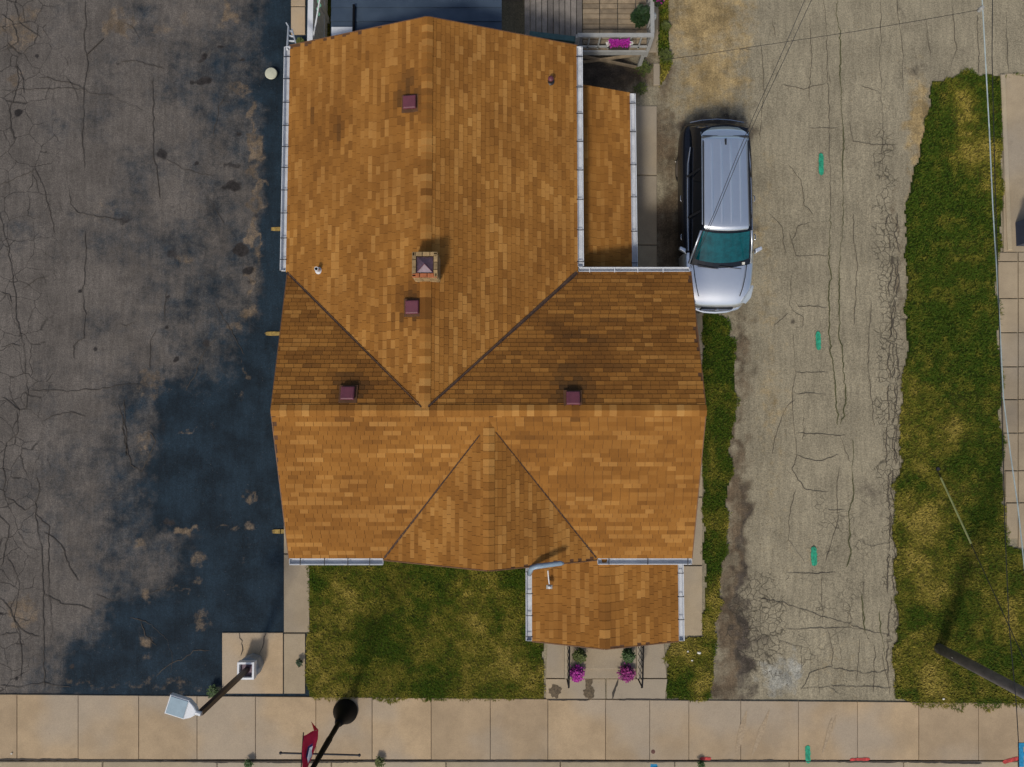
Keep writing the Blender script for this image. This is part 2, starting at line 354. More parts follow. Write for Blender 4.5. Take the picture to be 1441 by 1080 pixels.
def f_seal(X, Y):
    base = np.clip(field(SEAL, X, Y, 2.6, .6), 0, 1); hard = np.zeros_like(X)
    for q_ in ((360,460,-200,1000,.22,.16),(218,460,545,738,.30,.3),(300,460,725,892,.25,.3),(255,330,790,985,.3,.4),(98,330,912,985,.3,.3),(165,300,860,985,.4,.6)): hard = np.maximum(hard, rect_soft(X, Y, *q_))
    return np.clip(hard*(.80+.35*fbm(X, Y, 1.3, 91, 5))+(1-hard)*(base*.88+(fbm(X, Y, .9, 5, 5)-.5)*.70), 0, 1.05)
def f_cr(X, Y): return np.clip(1.0-(X+13.9)/2.3, 0, 1)*.9+.05
m_lot = ground_mat('weathered_asphalt', (.122, .107, .093), [('seal', (.011, .022, .033), 3.2, .9), ('tan', (.150, .112, .075), 5, 1.5), ('spot', (.026, .023, .022), 12, .8)],
                   grain=(95, .30), blotch=(.9, .20), crack=('cr', 1.5, .022), streak=True)
lot = mesh_grid('parking_lot', -19, -5.15, -7.5, 17, .05, 0, m_lot, {'seal': f_seal, 'tan': lambda X, Y: blobs(TAN, X, Y)*.62, 'spot': lambda X, Y: blobs(SPOT, X, Y), 'cr': f_cr},
                zf=lambda X, Y: (fbm(X, Y, .5, 11)-.5)*.02)
tag(lot, kind='structure')
# alley with its gravel verge and bare soil
A_TAN = [(990,20,60,60,1.1),(1000,110,45,60,1),(1045,60,14,60,.7),(950,140,30,40,.5),(1292,170,16,60,1.1),(1290,240,10,40,.8),(1075,420,22,60,.45),(1070,330,20,50,.5),(1082,240,16,60,.35),(1085,560,20,90,.5),(1085,700,20,80,.35),(1130,780,45,80,.25),(1170,930,50,60,.3),(920,30,6,60,.8)]
A_DIRT = [(1036,700,18,140,.9),(1024,870,22,120,.95),(1042,500,16,90,.8),(1040,620,6,80,.9),(1038,760,8,120,1),(1030,880,14,100,1.1),(1022,960,24,40,1),(1045,520,8,60,.7),(1262,300,7,60,.6),(1270,400,6,90,.6),(935,110,16,40,.8),(850,105,70,30,1.2),(935,200,16,60,1),(940,330,22,80,1.15),(960,420,16,40,1),(905,40,30,50,.9),(970,175,22,16,.8),(1030,470,12,25,.6),(960,940,30,20,.3),(1060,180,12,14,.6)]
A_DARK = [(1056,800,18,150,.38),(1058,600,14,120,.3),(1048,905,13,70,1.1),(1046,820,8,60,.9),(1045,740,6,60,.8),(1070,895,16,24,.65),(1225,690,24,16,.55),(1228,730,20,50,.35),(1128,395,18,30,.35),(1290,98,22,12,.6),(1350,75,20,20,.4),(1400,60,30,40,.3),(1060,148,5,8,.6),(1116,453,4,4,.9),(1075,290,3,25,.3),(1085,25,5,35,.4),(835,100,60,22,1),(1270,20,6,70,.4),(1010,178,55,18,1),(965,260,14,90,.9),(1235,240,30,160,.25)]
def a_cr(X, Y):
    b = blobs([(1256,560,18,420,1.05),(1180,800,60,130,.5),(1070,880,38,70,1.1),(1150,900,80,60,.45)], X, Y); return b
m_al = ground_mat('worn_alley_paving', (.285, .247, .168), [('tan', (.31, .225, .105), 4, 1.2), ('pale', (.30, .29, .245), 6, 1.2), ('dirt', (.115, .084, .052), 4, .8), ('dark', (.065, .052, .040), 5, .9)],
                  grain=(70, .27), blotch=(.7, .14), crack=('cr', 5.5, .075), streak=True)
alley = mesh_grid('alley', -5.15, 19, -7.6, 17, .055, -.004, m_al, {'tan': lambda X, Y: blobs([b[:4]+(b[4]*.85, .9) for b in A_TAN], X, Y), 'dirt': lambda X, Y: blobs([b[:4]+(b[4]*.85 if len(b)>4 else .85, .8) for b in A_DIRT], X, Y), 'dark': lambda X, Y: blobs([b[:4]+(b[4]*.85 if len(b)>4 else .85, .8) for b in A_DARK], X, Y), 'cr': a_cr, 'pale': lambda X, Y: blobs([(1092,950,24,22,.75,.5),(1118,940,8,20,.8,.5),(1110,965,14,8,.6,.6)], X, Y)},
                  zf=lambda X, Y: (fbm(X, Y, .6, 12)-.5)*.018)
tag(alley, kind='structure')
# road below the kerb
rd = MB().add([(-60,-30,-.14),(60,-30,-.14),(60,-9.35,-.14),(-60,-9.35,-.14)], [(0,1,2,3)]).build('road', ground_mat('road_asphalt', (.09,.088,.085), [], blotch=(1,.2)))
tag(rd, kind='structure')

# cracks as narrow ragged strips laid in the surface
def ribbon(mb, pts, wd, z, seg=.07, jit=.022):
    pts = [P(*p) for p in pts]; L = []
    for a, b in zip(pts[:-1], pts[1:]):
        n = max(1, int((b-a).length/seg))
        for i in range(n): L.append(a.lerp(b, i/n))
    L.append(pts[-1]); Lj = []; ox = oy = 0
    for p in L:
        ox = .7*ox+random.gauss(0, jit); oy = .7*oy+random.gauss(0, jit); Lj.append(Vector((p.x+ox, p.y+oy, z)))
    V = []; Fc = []; ww = wd
    for i, p in enumerate(Lj):
        d = Lj[min(i+1, len(Lj)-1)]-Lj[max(0, i-1)]; d = d.normalized() if d.length > 0 else Vector((1,0,0)); n_ = Vector((-d.y, d.x, 0))
        ww = max(wd*.3, min(wd*1.7, ww*random.uniform(.65, 1.54))); taper = min(1, (i+.4)/2, (len(Lj)-i-.6)/2)
        V += [p+n_*ww/2*taper, p-n_*ww/2*taper]
    for i in range(len(Lj)-1): Fc.append((2*i, 2*i+1, 2*i+3, 2*i+2))
    mb.add(V, Fc)
LC = [[(0,128),(50,126),(115,125),(135,133),(155,134),(170,145),(205,157)],[(52,108),(80,113),(118,125)],[(120,0),(118,60),(122,80),(118,125),(117,170),(118,240)],[(0,262),(25,250),(50,238)],[(50,235),(62,262),(72,300),(78,330)],
      [(0,300),(12,350),(20,400),(25,450),(35,500),(40,550),(38,575),(28,580),(10,563),(0,558)],[(40,552),(60,549),(95,550),(140,549),(165,542),(200,540)],[(25,580),(25,610),(8,625),(5,700),(15,705),(35,718),(50,710),(55,690),(50,670)],
      [(0,490),(15,485),(30,488)],[(0,410),(15,415),(18,430)],[(120,325),(120,400),(113,410)],[(118,405),(119,460),(118,475),(105,485),(105,505)],[(50,705),(55,750),(60,800),(62,870),(63,970)],[(48,720),(70,740),(68,800),(72,900)],[(10,780),(28,820),(20,870),(28,890),(30,960)],
      [(62,838),(85,849),(110,852),(130,860)],[(0,840),(15,860),(25,880),(35,892),(58,897)],[(0,897),(25,890)],[(0,965),(30,966),(60,962),(100,966)],[(215,110),(215,160),(217,215),(225,280)],[(232,222),(255,235),(300,248)],[(95,262),(98,290),(115,302),(175,310)],
      [(168,455),(175,460),(190,452)],[(175,560),(180,640),(172,590)],[(170,600),(185,655),(200,665),(218,622),(210,605)],[(210,520),(212,480),(222,462)],[(0,20),(20,30),(25,60),(0,72)],[(22,0),(26,30),(60,55)],[(0,720),(12,740),(6,780),(0,800)],[(300,420),(345,500)],[(25,745),(40,770),(60,775)],[(235,405),(232,450)]]
for k in range(16):
    x = random.uniform(0, 340); y = random.uniform(0, 960); a = random.random()*6.28; c_ = [(x, y)]
    for j in range(random.randint(2, 5)): a += random.uniform(-.6, .6); x += 22*math.cos(a); y += 22*math.sin(a); c_.append((max(0, min(x, 350)), min(y, 970)))
    LC.append(c_)
mb = MB()
for c in LC: ribbon(mb, c, .013, .016, jit=.014)
tag(mb.build('crack', M['crack'], lot), kind='stuff')
mb = MB().bar(P(145,55,.02), P(121,78,.02), .03, .012)
mb.build('scraped_groove', M['crack'], lot)
AC = [[(1115,340),(1122,320),(1140,312),(1165,312)],[(1110,330),(1120,360),(1165,361)],[(1120,425),(1125,432),(1165,433)],[(1116,380),(1112,430),(1118,440),(1130,445),(1128,460),(1118,462)],[(1116,470),(1118,530),(1115,560),(1119,620),(1122,640),(1115,660),(1132,690),(1165,692)],[(1118,524),(1165,524)],[(1118,555),(1168,554)],[(1122,610),(1190,613)],
      [(1182,612),(1196,650)],[(1130,560),(1130,620)],[(1160,0),(1163,60),(1166,130),(1167,190),(1168,300)],[(1108,230),(1128,255),(1132,290),(1145,305)],[(1160,716),(1190,718)],[(1120,690),(1112,720),(1108,760),(1120,775),(1132,795)],[(1195,815),(1213,836),(1214,870),(1216,890),(1226,905)],[(1215,815),(1215,840)],[(1105,806),(1180,806)],[(1105,807),(1110,812),(1105,818)],
      [(1156,806),(1157,880)],[(1064,842),(1100,848),(1130,858),(1160,868),(1210,884),(1258,897)],[(1105,884),(1215,884)],[(1090,900),(1130,912),(1128,940)],[(1165,885),(1172,920),(1170,938),(1140,948),(1128,970)],[(1125,970),(1165,966),(1180,978)],[(1165,965),(1255,968)],[(1170,940),(1215,948),(1250,942)],[(1210,890),(1205,960)],[(1240,920),(1250,960),(1252,980)],
      [(1135,180),(1180,180)],[(1165,100),(1170,120)],[(1195,170),(1200,200),(1258,205)],[(1040,72),(1060,70)],[(1090,55),(1088,30)],[(1262,0),(1270,70),(1271,130)],[(1195,850),(1198,880),(1230,890)],[(1182,655),(1176,700),(1180,730),(1170,760),(1160,790)],[(1375,20),(1376,105)],[(1416,15),(1418,105)]]
AC += [[(1140,20),(1142,80),(1138,140)],[(1120,640),(1150,650),(1180,640)],[(1080,300),(1100,320),(1105,360)],[(1200,300),(1205,380),(1202,460)],[(1225,420),(1222,520),(1230,600)],[(1240,0),(1238,90),(1243,180),(1240,260)],[(1150,920),(1152,980)],[(1180,900),(1190,975)],[(1230,905),(1228,975)],
       [(1070,60),(1075,130),(1068,200)],[(1100,120),(1130,125),(1160,118)],[(1210,120),(1240,132)],[(1120,560),(1100,580),(1085,640)],[(1205,700),(1225,712),(1250,706)],[(1205,760),(1230,770),(1255,762)],[(1110,440),(1090,460)],[(1300,20),(1310,80)],[(1340,10),(1345,70),(1335,100)]]
mb = MB()
for c in AC: ribbon(mb, c, .010, .012, jit=.012)
for x in (1251, 1258, 1263):
    for y in range(300, 960, 60): ribbon(mb, [(x+random.uniform(-3,3), y), (x+random.uniform(-5,5), y+30), (x+random.uniform(-3,3), y+56)], .018, .012, jit=.02)
M['crack2'] = simple('crack_fill_pale', (.085, .070, .050), .95, var=.4)
tag(mb.build('crack', M['crack2'], alley), kind='stuff')
mb = MB()
for c in ([(1178,0),(1184,100),(1186,180),(1186,300),(1181,400),(1183,470),(1188,520),(1190,560),(1184,600)],[(1199,618),(1201,700),(1195,720),(1195,780),(1193,800)],[(1168,300),(1167,400),(1168,470),(1175,540),(1180,600)],[(1236,860),(1240,900),(1248,930)],[(1213,836),(1216,890)]):
    ribbon(mb, c, .020, .013, jit=.016)
tag(mb.build('seam_weeds', M['crackweed'], alley), kind='stuff')

# painted utility marks and worn bay lines: flat print on the paving
def mark(cx, cy, w_, h_, mat, par, label, ang=0, z=.028):
    c = P(cx, cy); k = .0195; n = 18; V = []
    for sx, rng_ in ((-1, range(n+1)), (1, range(n, -1, -1))):
        for i in rng_:
            t = i/n-.5; e = (1-abs(2*t)**12)*.5
            V.append((sx*w_*k*(e+random.uniform(-.07,.07)), t*h_*k, 0))
    a = Matrix.Rotation(R(ang), 3, 'Z'); V = [a@Vector(v)+Vector((c.x, c.y, z)) for v in V]
    return tag(MB().add(V, [tuple(range(len(V)))]).build('paint_mark', mat, par), label)
for (x, y, w_, h_) in ((1155,232,7,33),(1151,480,7,27),(1145,783,8,27)): mark(x, y, w_, h_, M['marks_green'], alley, 'green utility paint stroke on the alley')
for (x, y) in ((393,323),(385,470),(395,748)): mark(x, y, 22, 6, M['yellow'], lot, 'worn yellow end of a bay line')

# kerb, pavement slabs
sw = empty('sidewalk', (0, 0, 0)); tag(sw, kind='structure')
JX = [-140,-60,25,111,196,278,360,445,524,607,690,771,852,914,969,1042,1123,1206,1292,1376,1460,1545,1630]
for i, (a, b) in enumerate(zip(JX[:-1], JX[1:])):
    yt = 977+ (a-0)*.0085; yb = 1068+(a)*.001; g_ = .006
    A = P(a, yt); B = P(b, yt+.6); C = P(b, yb); D = P(a, yb); z = .035+random.uniform(-.004, .004)
    MB().prism([(D.x+g_, D.y+g_), (C.x-g_, C.y+g_), (B.x-g_, B.y), (A.x+g_, A.y)], -.08, z, b=.008).build('slab', M['concrete'], sw)
MB().box(-16.5, 18, -9.0, -7.2, -.09, -.022).build('bedding', M['crack'], sw)
kb = empty('kerb'); tag(kb, kind='structure')
for i in range(11):
    x0 = -17+i*3.05; MB().bbox(x0, x0+3.035, -9.32, -8.975, -.15, .026+random.uniform(-.004,.004), .02).build('kerb_stone', M['kerb'], kb)
mark(1136, 1061, 7, 24, M['marks_green'], sw, 'green paint stroke at the foot of the alley', z=.045)
mark(1209, 1068, 4, 28, M['marks_red'], sw, 'red paint stroke', ang=92, z=.045); mark(1421, 1069, 5, 24, M['marks_red'], sw, 'slanting red paint stroke', ang=105, z=.045)
mark(992, 1067, 4, 16, M['marks_red'], sw, 'short red paint stroke', ang=90, z=.045)
mark(920, 1078, 6, 10, M['marks_blue'], kb, 'small blue paint stroke', ang=90, z=.032)
mb = MB()
for c in ([(1082,998),(1070,1030),(1058,1062)],[(1170,1010),(1163,1040),(1156,1060)],[(1050,1000),(1036,1060)],[(1176,1006),(1170,1030)]): ribbon(mb, c, .10, .043, jit=.004, seg=.2)
mb.build('tyre_scuff', simple('tyre_scuff', (.37,.28,.18), .9, var=.25, sc_=18), sw)
c0 = P(1434, 1062)
mb = MB()
V = []
for (x0,x1,y0,y1) in ((0,.14,-.30,.32),(.14,.34,.22,.32),(.14,.34,-.02,.07),(.30,.40,.05,.24)): mb.add([(c0.x-.05+x0,c0.y+y0,.046),(c0.x-.05+x1,c0.y+y0,.046),(c0.x-.05+x1,c0.y+y1,.046),(c0.x-.05+x0,c0.y+y1,.046)], [(0,1,2,3)])
tag(mb.build('paint_mark', M['marks_blue'], sw), 'blue painted letter P')

# concrete aprons and paths
def slabs(name, rects, mat, z=.04, t=.12, gap=.008):
    e = empty(name); tag(e, kind='structure')
    for poly in rects:
        pp = [P(*p) for p in poly]; c = sum(pp, Vector())/len(pp)
        MB().prism([((p-c).normalized()*-gap+p)[:2] for p in pp], -t, z+random.uniform(-.004,.004), b=.008).build('slab', mat, e)
    return e
def q(x0, x1, y0, y1): return [(x0,y1),(x1,y1),(x1,y0),(x0,y0)]
pad = slabs('lamp_pad', [q(313,399,890,976)], M['concrete'])
slabs('side_path', [q(400,436,780,890), q(400,430,891,976), q(400,438,700,779)], M['concrete2'])
slabs('east_path', [q(940,988,796,894), q(940,988,700,795), q(940,988,600,699), q(940,988,500,599), q(940,988,440,499)], M['concrete2'], z=.038)
slabs('annex_path', [q(870,924,150,247), q(870,924,248,345), q(870,924,346,440)], M['concrete2'])
slabs('deck_footing', [q(893,926,-40,75), q(919,928,90,121)], M['concrete2'], z=.045)
rw = slabs('right_walk', [q(1411,1441+60,104,355)]+[[(1403+(y-355)*.035,y2),(1431,y2),(1431,y),(1403+(y-355)*.035,y)] for y, y2 in zip((356,369,421,469,517,563,610,663,708),(368,420,468,516,562,609,662,707,758))]
           +[q(1432,1520,y,y2) for y, y2 in zip((356,369,421,469,517,563,610,663,708),(368,420,468,516,562,609,662,707,770))], M['concrete2'], gap=.006)
MB().bbox(P(1411,200).x-.02, P(1411,200).x+.11, P(1411,353).y, P(1411,106).y, 0, .075, .02).build('edging', M['kerb'], rw)
mb = MB()
for c in ([(336,892),(341,910),(340,925)],[(376,890),(371,905),(366,922)]): ribbon(mb, c, .02, .048)
tag(mb.build('crack', M['crack'], pad), kind='stuff')
mb = MB()
for c in ([(830,985),(770,984)],[(955,984),(870,983)],[(0,1068),(200,1070),(420,1072),(650,1070),(860,1071)],[(900,1071),(1060,1070),(1180,1071),(1380,1073)]): ribbon(mb, c, .026, .046, jit=.006)
tag(mb.build('joint_dirt', M['crack'], sw), kind='stuff')

# ---------------------------------------------------------------- lawns
def pp(l): return [tuple(P(*p)[:2]) for p in l]
LAWNS = {
 'front_lawn': ([(436,780),(770,780),(766,905),(764,985),(600,986),(500,983),(436,982),(428,950),(434,880)], [(450,800,.15),(600,805,.1),(720,810,.05),(745,860,.15),(470,860,.6),(560,830,.65),(560,900,.5),(640,850,.5),(660,900,.75),(700,940,.55),(720,860,.55),(460,930,.55),(520,900,.25),(510,940,.3),(600,950,.35),(560,970,.6),(640,970,.5),(740,960,.6),(440,900,.5),(700,830,.4),(620,820,.35),(590,930,.7)]),
 'right_lawn': ([(1310,118),(1350,107),(1400,103),(1441,104),(1412,108),(1411,350),(1402,358),(1403,420),(1407,560),(1411,700),(1413,765),(1441,775),(1520,780),(1520,992),(1376,997),(1300,993),(1262,984),(1256,940),(1264,860),(1258,790),(1262,700),(1268,600),(1273,500),(1274,420),(1273,300),(1278,250),(1298,200),(1306,160)],
   [(1320,130,.2),(1390,120,.1),(1360,165,.9),(1330,190,.1),(1370,205,.7),(1400,180,.5),(1400,250,.3),(1300,250,.05),(1340,270,.0),(1370,310,.2),(1300,330,.0),(1290,400,.1),(1340,400,.12),(1390,420,.08),(1320,480,.0),(1340,520,.1),(1390,520,.05),(1290,570,.45),(1320,600,.8),(1345,590,.6),(1370,570,.2),(1395,620,.08),(1300,640,.5),(1360,650,.05),(1320,690,.5),(1290,730,.8),(1310,740,.75),(1350,740,.25),(1390,730,.15),(1290,800,.85),(1340,800,.5),(1380,800,.35),(1400,850,.55),(1430,830,.2),(1330,870,.4),(1290,880,.6),(1280,920,.35),(1310,960,.85),(1360,960,.35),(1400,920,.3),(1290,970,.3),(1430,880,.5),(1260,760,.2),(1270,850,.5)]),
 'east_verge': ([(985,430),(1015,445),(1030,480),(1036,540),(1031,620),(1026,700),(1018,780),(1012,840),(1006,900),(1000,985),(940,985),(938,915),(942,897),(989,896),(989,440)], [(1000,470,.0),(1010,520,.0),(1035,560,.35),(1005,600,.1),(1025,640,.3),(1005,700,.0),(1020,740,.4),(1000,800,.05),(1015,830,.6),(1000,860,.45),(1000,920,.6),(960,920,.9),(955,960,.35),(985,965,.8),(1000,980,.4)]),
 'shed_verge': ([(444,-60),(466,-60),(466,70),(444,70)], [(455,0,.2),(455,50,.5)]),
 'deck_verge': ([(928,-60),(942,-60),(942,90),(930,125),(926,90)], [(935,0,.5),(935,70,.2),(930,110,.6)]),
}
def lawn_mat():
    m, nt, b, pos = newmat('lawn_soil')
    d = attr(nt, 'dry'); n1 = mathn(nt, 'SUBTRACT', noise(nt, pos, 6, 5, .7), .5)
    f = mathn(nt, 'MULTIPLY_ADD', n1, .8, d, clamp=True)
    c = mixc(nt, f, (.017, .030, .004), (.12, .098, .022))
    nt.links.new(c, b.inputs['Base Color']); b.inputs['Roughness'].default_value = .95; b.inputs['Specular IOR Level'].default_value = .1; return m
def blade_mat():
    m, nt, b, pos = newmat('grass_blades')
    n = nt.nodes.new('ShaderNodeAttribute'); n.attribute_name = 'blade_col'
    nt.links.new(n.outputs['Color'], b.inputs['Base Color']); b.inputs['Roughness'].default_value = .75; b.inputs['Specular IOR Level'].default_value = .15; return m
M['lawn'] = lawn_mat(); M['blade'] = blade_mat()
def blades(name, X, Y, D, ht, parent, z=.03):
    n = len(X); k = 3
    X = np.repeat(X, k)+rng.normal(0, .012, n*k); Y = np.repeat(Y, k)+rng.normal(0, .012, n*k); D = np.repeat(D, k)
    a = rng.random(n*k)*2*np.pi; L = ht*(.6+.8*rng.random(n*k)); w_ = .006+.007*rng.random(n*k); lean = .9*L
    dx, dy = np.cos(a), np.sin(a)
    v = np.empty((n*k, 3, 3)); v[:,0] = np.stack([X-dy*w_, Y+dx*w_, np.full(n*k, z)], 1); v[:,1] = np.stack([X+dy*w_, Y-dx*w_, np.full(n*k, z)], 1)
    v[:,2] = np.stack([X+dx*lean, Y+dy*lean, z+L*.75], 1)
    me = bpy.data.meshes.new(name); me.vertices.add(n*k*3); me.vertices.foreach_set('co', v.ravel().astype(np.float32))
    me.loops.add(n*k*3); me.loops.foreach_set('vertex_index', np.arange(n*k*3, dtype=np.int32)); me.polygons.add(n*k); me.polygons.foreach_set('loop_start', np.arange(0, n*k*3, 3, dtype=np.int32)); me.update(calc_edges=True)
    green = np.array([.046, .090, .005]); olive = np.array([.215, .190, .024]); dry = np.array([.42, .33, .07])
    d = np.clip(D+rng.normal(0, .13, n*k), 0, 1)[:, None]
    c = np.where(d < .6, green+(olive-green)*(d/.6), olive+(dry-olive)*((d-.6)/.4)); c *= (.7+.6*rng.random((n*k, 1)))
    cc = np.ones((n*k*3, 4)); cc[:, :3] = np.repeat(c, 3, 0)
    at = me.color_attributes.new('blade_col', 'FLOAT_COLOR', 'POINT'); at.data.foreach_set('color', cc.ravel().astype(np.float32))
    me.materials.append(M['blade']); o = bpy.data.objects.new(name, me); col.objects.link(o); o.parent = parent
    return tag(o, kind='stuff')
for nm, (poly, dry) in LAWNS.items():
    pl = pp(poly); xs = [p[0] for p in pl]; ys = [p[1] for p in pl]
    fd = lambda X, Y, dry=dry: np.clip(field(dry, X, Y, 3.5, .2)*1.0-.04+(fbm(X, Y, 1.1, 44, 5)-.5)*(.45+1.0*np.clip(field(dry, X, Y, 3.5, .2)*1.6, 0, 1)), 0, 1)
    amp = .08 if nm in ('east_verge','right_lawn') else .045
    lw = mesh_grid(nm, min(xs)-.1, max(xs)+.1, min(ys)-.1, max(ys)+.1, .05, .02, M['lawn'], {'dry': fd}, keep=lambda X, Y: wob(X, Y, pl, amp), zf=lambda X, Y: (fbm(X, Y, 1.5, 9)-.5)*.03)
    tag(lw, kind='structure')
    area = (max(xs)-min(xs)+.3)*(max(ys)-min(ys)+.3); n = int(area*1100)
    X = rng.uniform(min(xs)-.15, max(xs)+.15, n); Y = rng.uniform(min(ys)-.15, max(ys)+.15, n)
    k = wob(X, Y, pl, amp*1.5) & (rng.random(n) < .35+1.1*fbm(X, Y, 3.2, 71)); X, Y = X[k], Y[k]
    tf = fbm(X, Y, 4.5, 55, 3)
    blades('grass', X, Y, np.clip(fd(X, Y)+(tf-.5)*1.1, 0, 1), .05, lw)

# loose stones on the gravel verge and on the alley
mb = MB()
for reg, n in (((935,1055,0,170),700), ((1045,1110,430,980),500), ((1275,1305,130,250),250), ((1190,1270,0,980),350), ((926,985,130,440),200)):
    for _ in range(n):
        p = P(random.uniform(reg[0], reg[1]), random.uniform(reg[2], reg[3])); r = random.choice((.008,.012,.016)); a = random.random()*3
        V = [p+Vector((math.cos(a+i*2.09)*r*random.uniform(.7,1.3), math.sin(a+i*2.09)*r*random.uniform(.7,1.3), .006)) for i in range(3)]+[p+Vector((0,0,.006+r))]
        mb.add(V, [(0,1,3),(1,2,3),(2,0,3)])
gs = mb.build('gravel', simple('gravel_stone', (.30, .235, .13), .9, var=.5, sc_=40), alley); tag(gs, kind='stuff')

# ---------------------------------------------------------------- the house
house = empty('house', (0, 0, 0)); HL = Vector((.5, 0, 0))
tag(house, 'single-storey house with cross-gabled orange-brown shingle roof and white gutters', 'house')
hpar = lambda mb, name, mat, par=house, **k: mb.build(name, mat, par, **k)
def shift(o): o.matrix_parent_inverse = Matrix.Translation(HL); return o      # children are written in world coordinates
EV, RG, FG = 3.0, 4.2, 4.1
rf = shift(empty('roof')); rf.parent = house
SL = []   # (polygon3d, u direction)
V3 = Vector
SL.append(('n_w', [V3((-5.30,9.03,EV)),V3((-1.88,9.03,RG)),V3((-1.88,.29,RG)),V3((-5.30,3.56,EV))], V3((0,-1,0))))
SL.append(('n_e', [V3((1.54,3.56,EV)),V3((-1.88,.29,RG)),V3((-1.88,9.03,RG)),V3((1.54,9.03,EV))], V3((0,1,0))))
SL.append(('w_n', [V3((-5.26,3.56,EV)),V3((-1.88,.29,RG)),V3((-5.19,.29,RG))], V3((-1,0,0))))
SL.append(('e_n', [V3((4.19,3.56,EV)),V3((4.17,.29,RG)),V3((-1.88,.29,RG)),V3((1.54,3.56,EV))], V3((-1,0,0))))
zf = lambda y: EV+(y+3.07)/(.29+3.07)*(RG-EV)
yj = -3.07+(FG-EV)/(RG-EV)*3.36
SL.append(('s_w', [V3((-5.11,-3.07,EV)),V3((-2.94,-3.07,EV)),V3((-.5,yj,FG)),V3((-.5,.29,RG)),V3((-5.19,.29,RG))], V3((1,0,0))))
SL.append(('s_e', [V3((1.95,-3.07,EV)),V3((4.12,-3.07,EV)),V3((4.17,.29,RG)),V3((-.5,.29,RG)),V3((-.5,yj,FG))], V3((1,0,0))))
SL.append(('f_w', [V3((-2.94,-3.10,EV)),V3((-.5,-3.12,FG)),V3((-.5,yj,FG))], V3((0,-1,0))))
SL.append(('f_e', [V3((1.95,-3.10,EV)),V3((-.5,yj,FG)),V3((-.5,-3.12,FG))], V3((0,1,0))))
PR, PE = 2.89, 2.56
SL.append(('p_w', [V3((.47,-5.06,PE)),V3((2.13,-5.14,PR)),V3((2.13,-3.0,PR)),V3((.47,-3.0,PE))], V3((0,-1,0))))
SL.append(('p_e', [V3((3.90,-3.0,PE)),V3((2.13,-3.0,PR)),V3((2.13,-5.14,PR)),V3((3.90,-5.06,PE))], V3((0,1,0))))
SL.append(('annex', [V3((2.98,3.5,2.05)),V3((2.96,8.33,2.05)),V3((1.36,8.42,2.42)),V3((1.36,3.5,2.42))], V3((0,1,0))))
VENTS = [(579,150,3.95),(583,435,3.95),(490,555,4.1),(806,562,4.1)]
def stain(p):
    s = 0
    for (x, y, h) in VENTS:
        c = P(x, y, h); d = math.hypot(p.x-c.x+.02, (p.y-c.y-.12)*.75); s += .30*max(0, 1-d/.62)
    c = P(480, 185, 3.5); s += .17*max(0, 1-math.hypot((p.x-c.x)/.5, (p.y-c.y)/1.1))*(.4+1.2*float(vn(p.x, p.y, 3, 2)))
    c = P(440, 165, 3.2); s += .10*max(0, 1-math.hypot((p.x-c.x)/.5, (p.y-c.y)/.9))
    c = P(800, 480, 3.4); s += .12*max(0, 1-math.hypot((p.x-c.x)/2.2, (p.y-c.y)/1.6))*float(fbm(p.x, p.y, 1.2, 6))*1.6
    c = P(745, 615, 3.9); s += .12*max(0, 1-math.hypot((p.x-c.x)/.7, (p.y-c.y)/1.0))
    return s
def clip(poly, cl):
    out = poly
    for i in range(len(cl)):
        a = cl[i]; b = cl[(i+1) % len(cl)]; inp = out; out = []
        if not inp: return []
        side = lambda p: (b[0]-a[0])*(p[1]-a[1])-(b[1]-a[1])*(p[0]-a[0])
        for j in range(len(inp)):
            p = inp[j]; q_ = inp[(j+1) % len(inp)]; sp, sq = side(p), side(q_)
            if sp >= 0: out.append(p)
            if (sp >= 0) != (sq >= 0): t = sp/(sp-sq); out.append((p[0]+(q_[0]-p[0])*t, p[1]+(q_[1]-p[1])*t))
    return out
def parea(p): return abs(sum(p[i][0]*p[(i+1) % len(p)][1]-p[(i+1) % len(p)][0]*p[i][1] for i in range(len(p))))/2
EXP, TL, GAP = .104, .20, .007
cand = []; singles = []
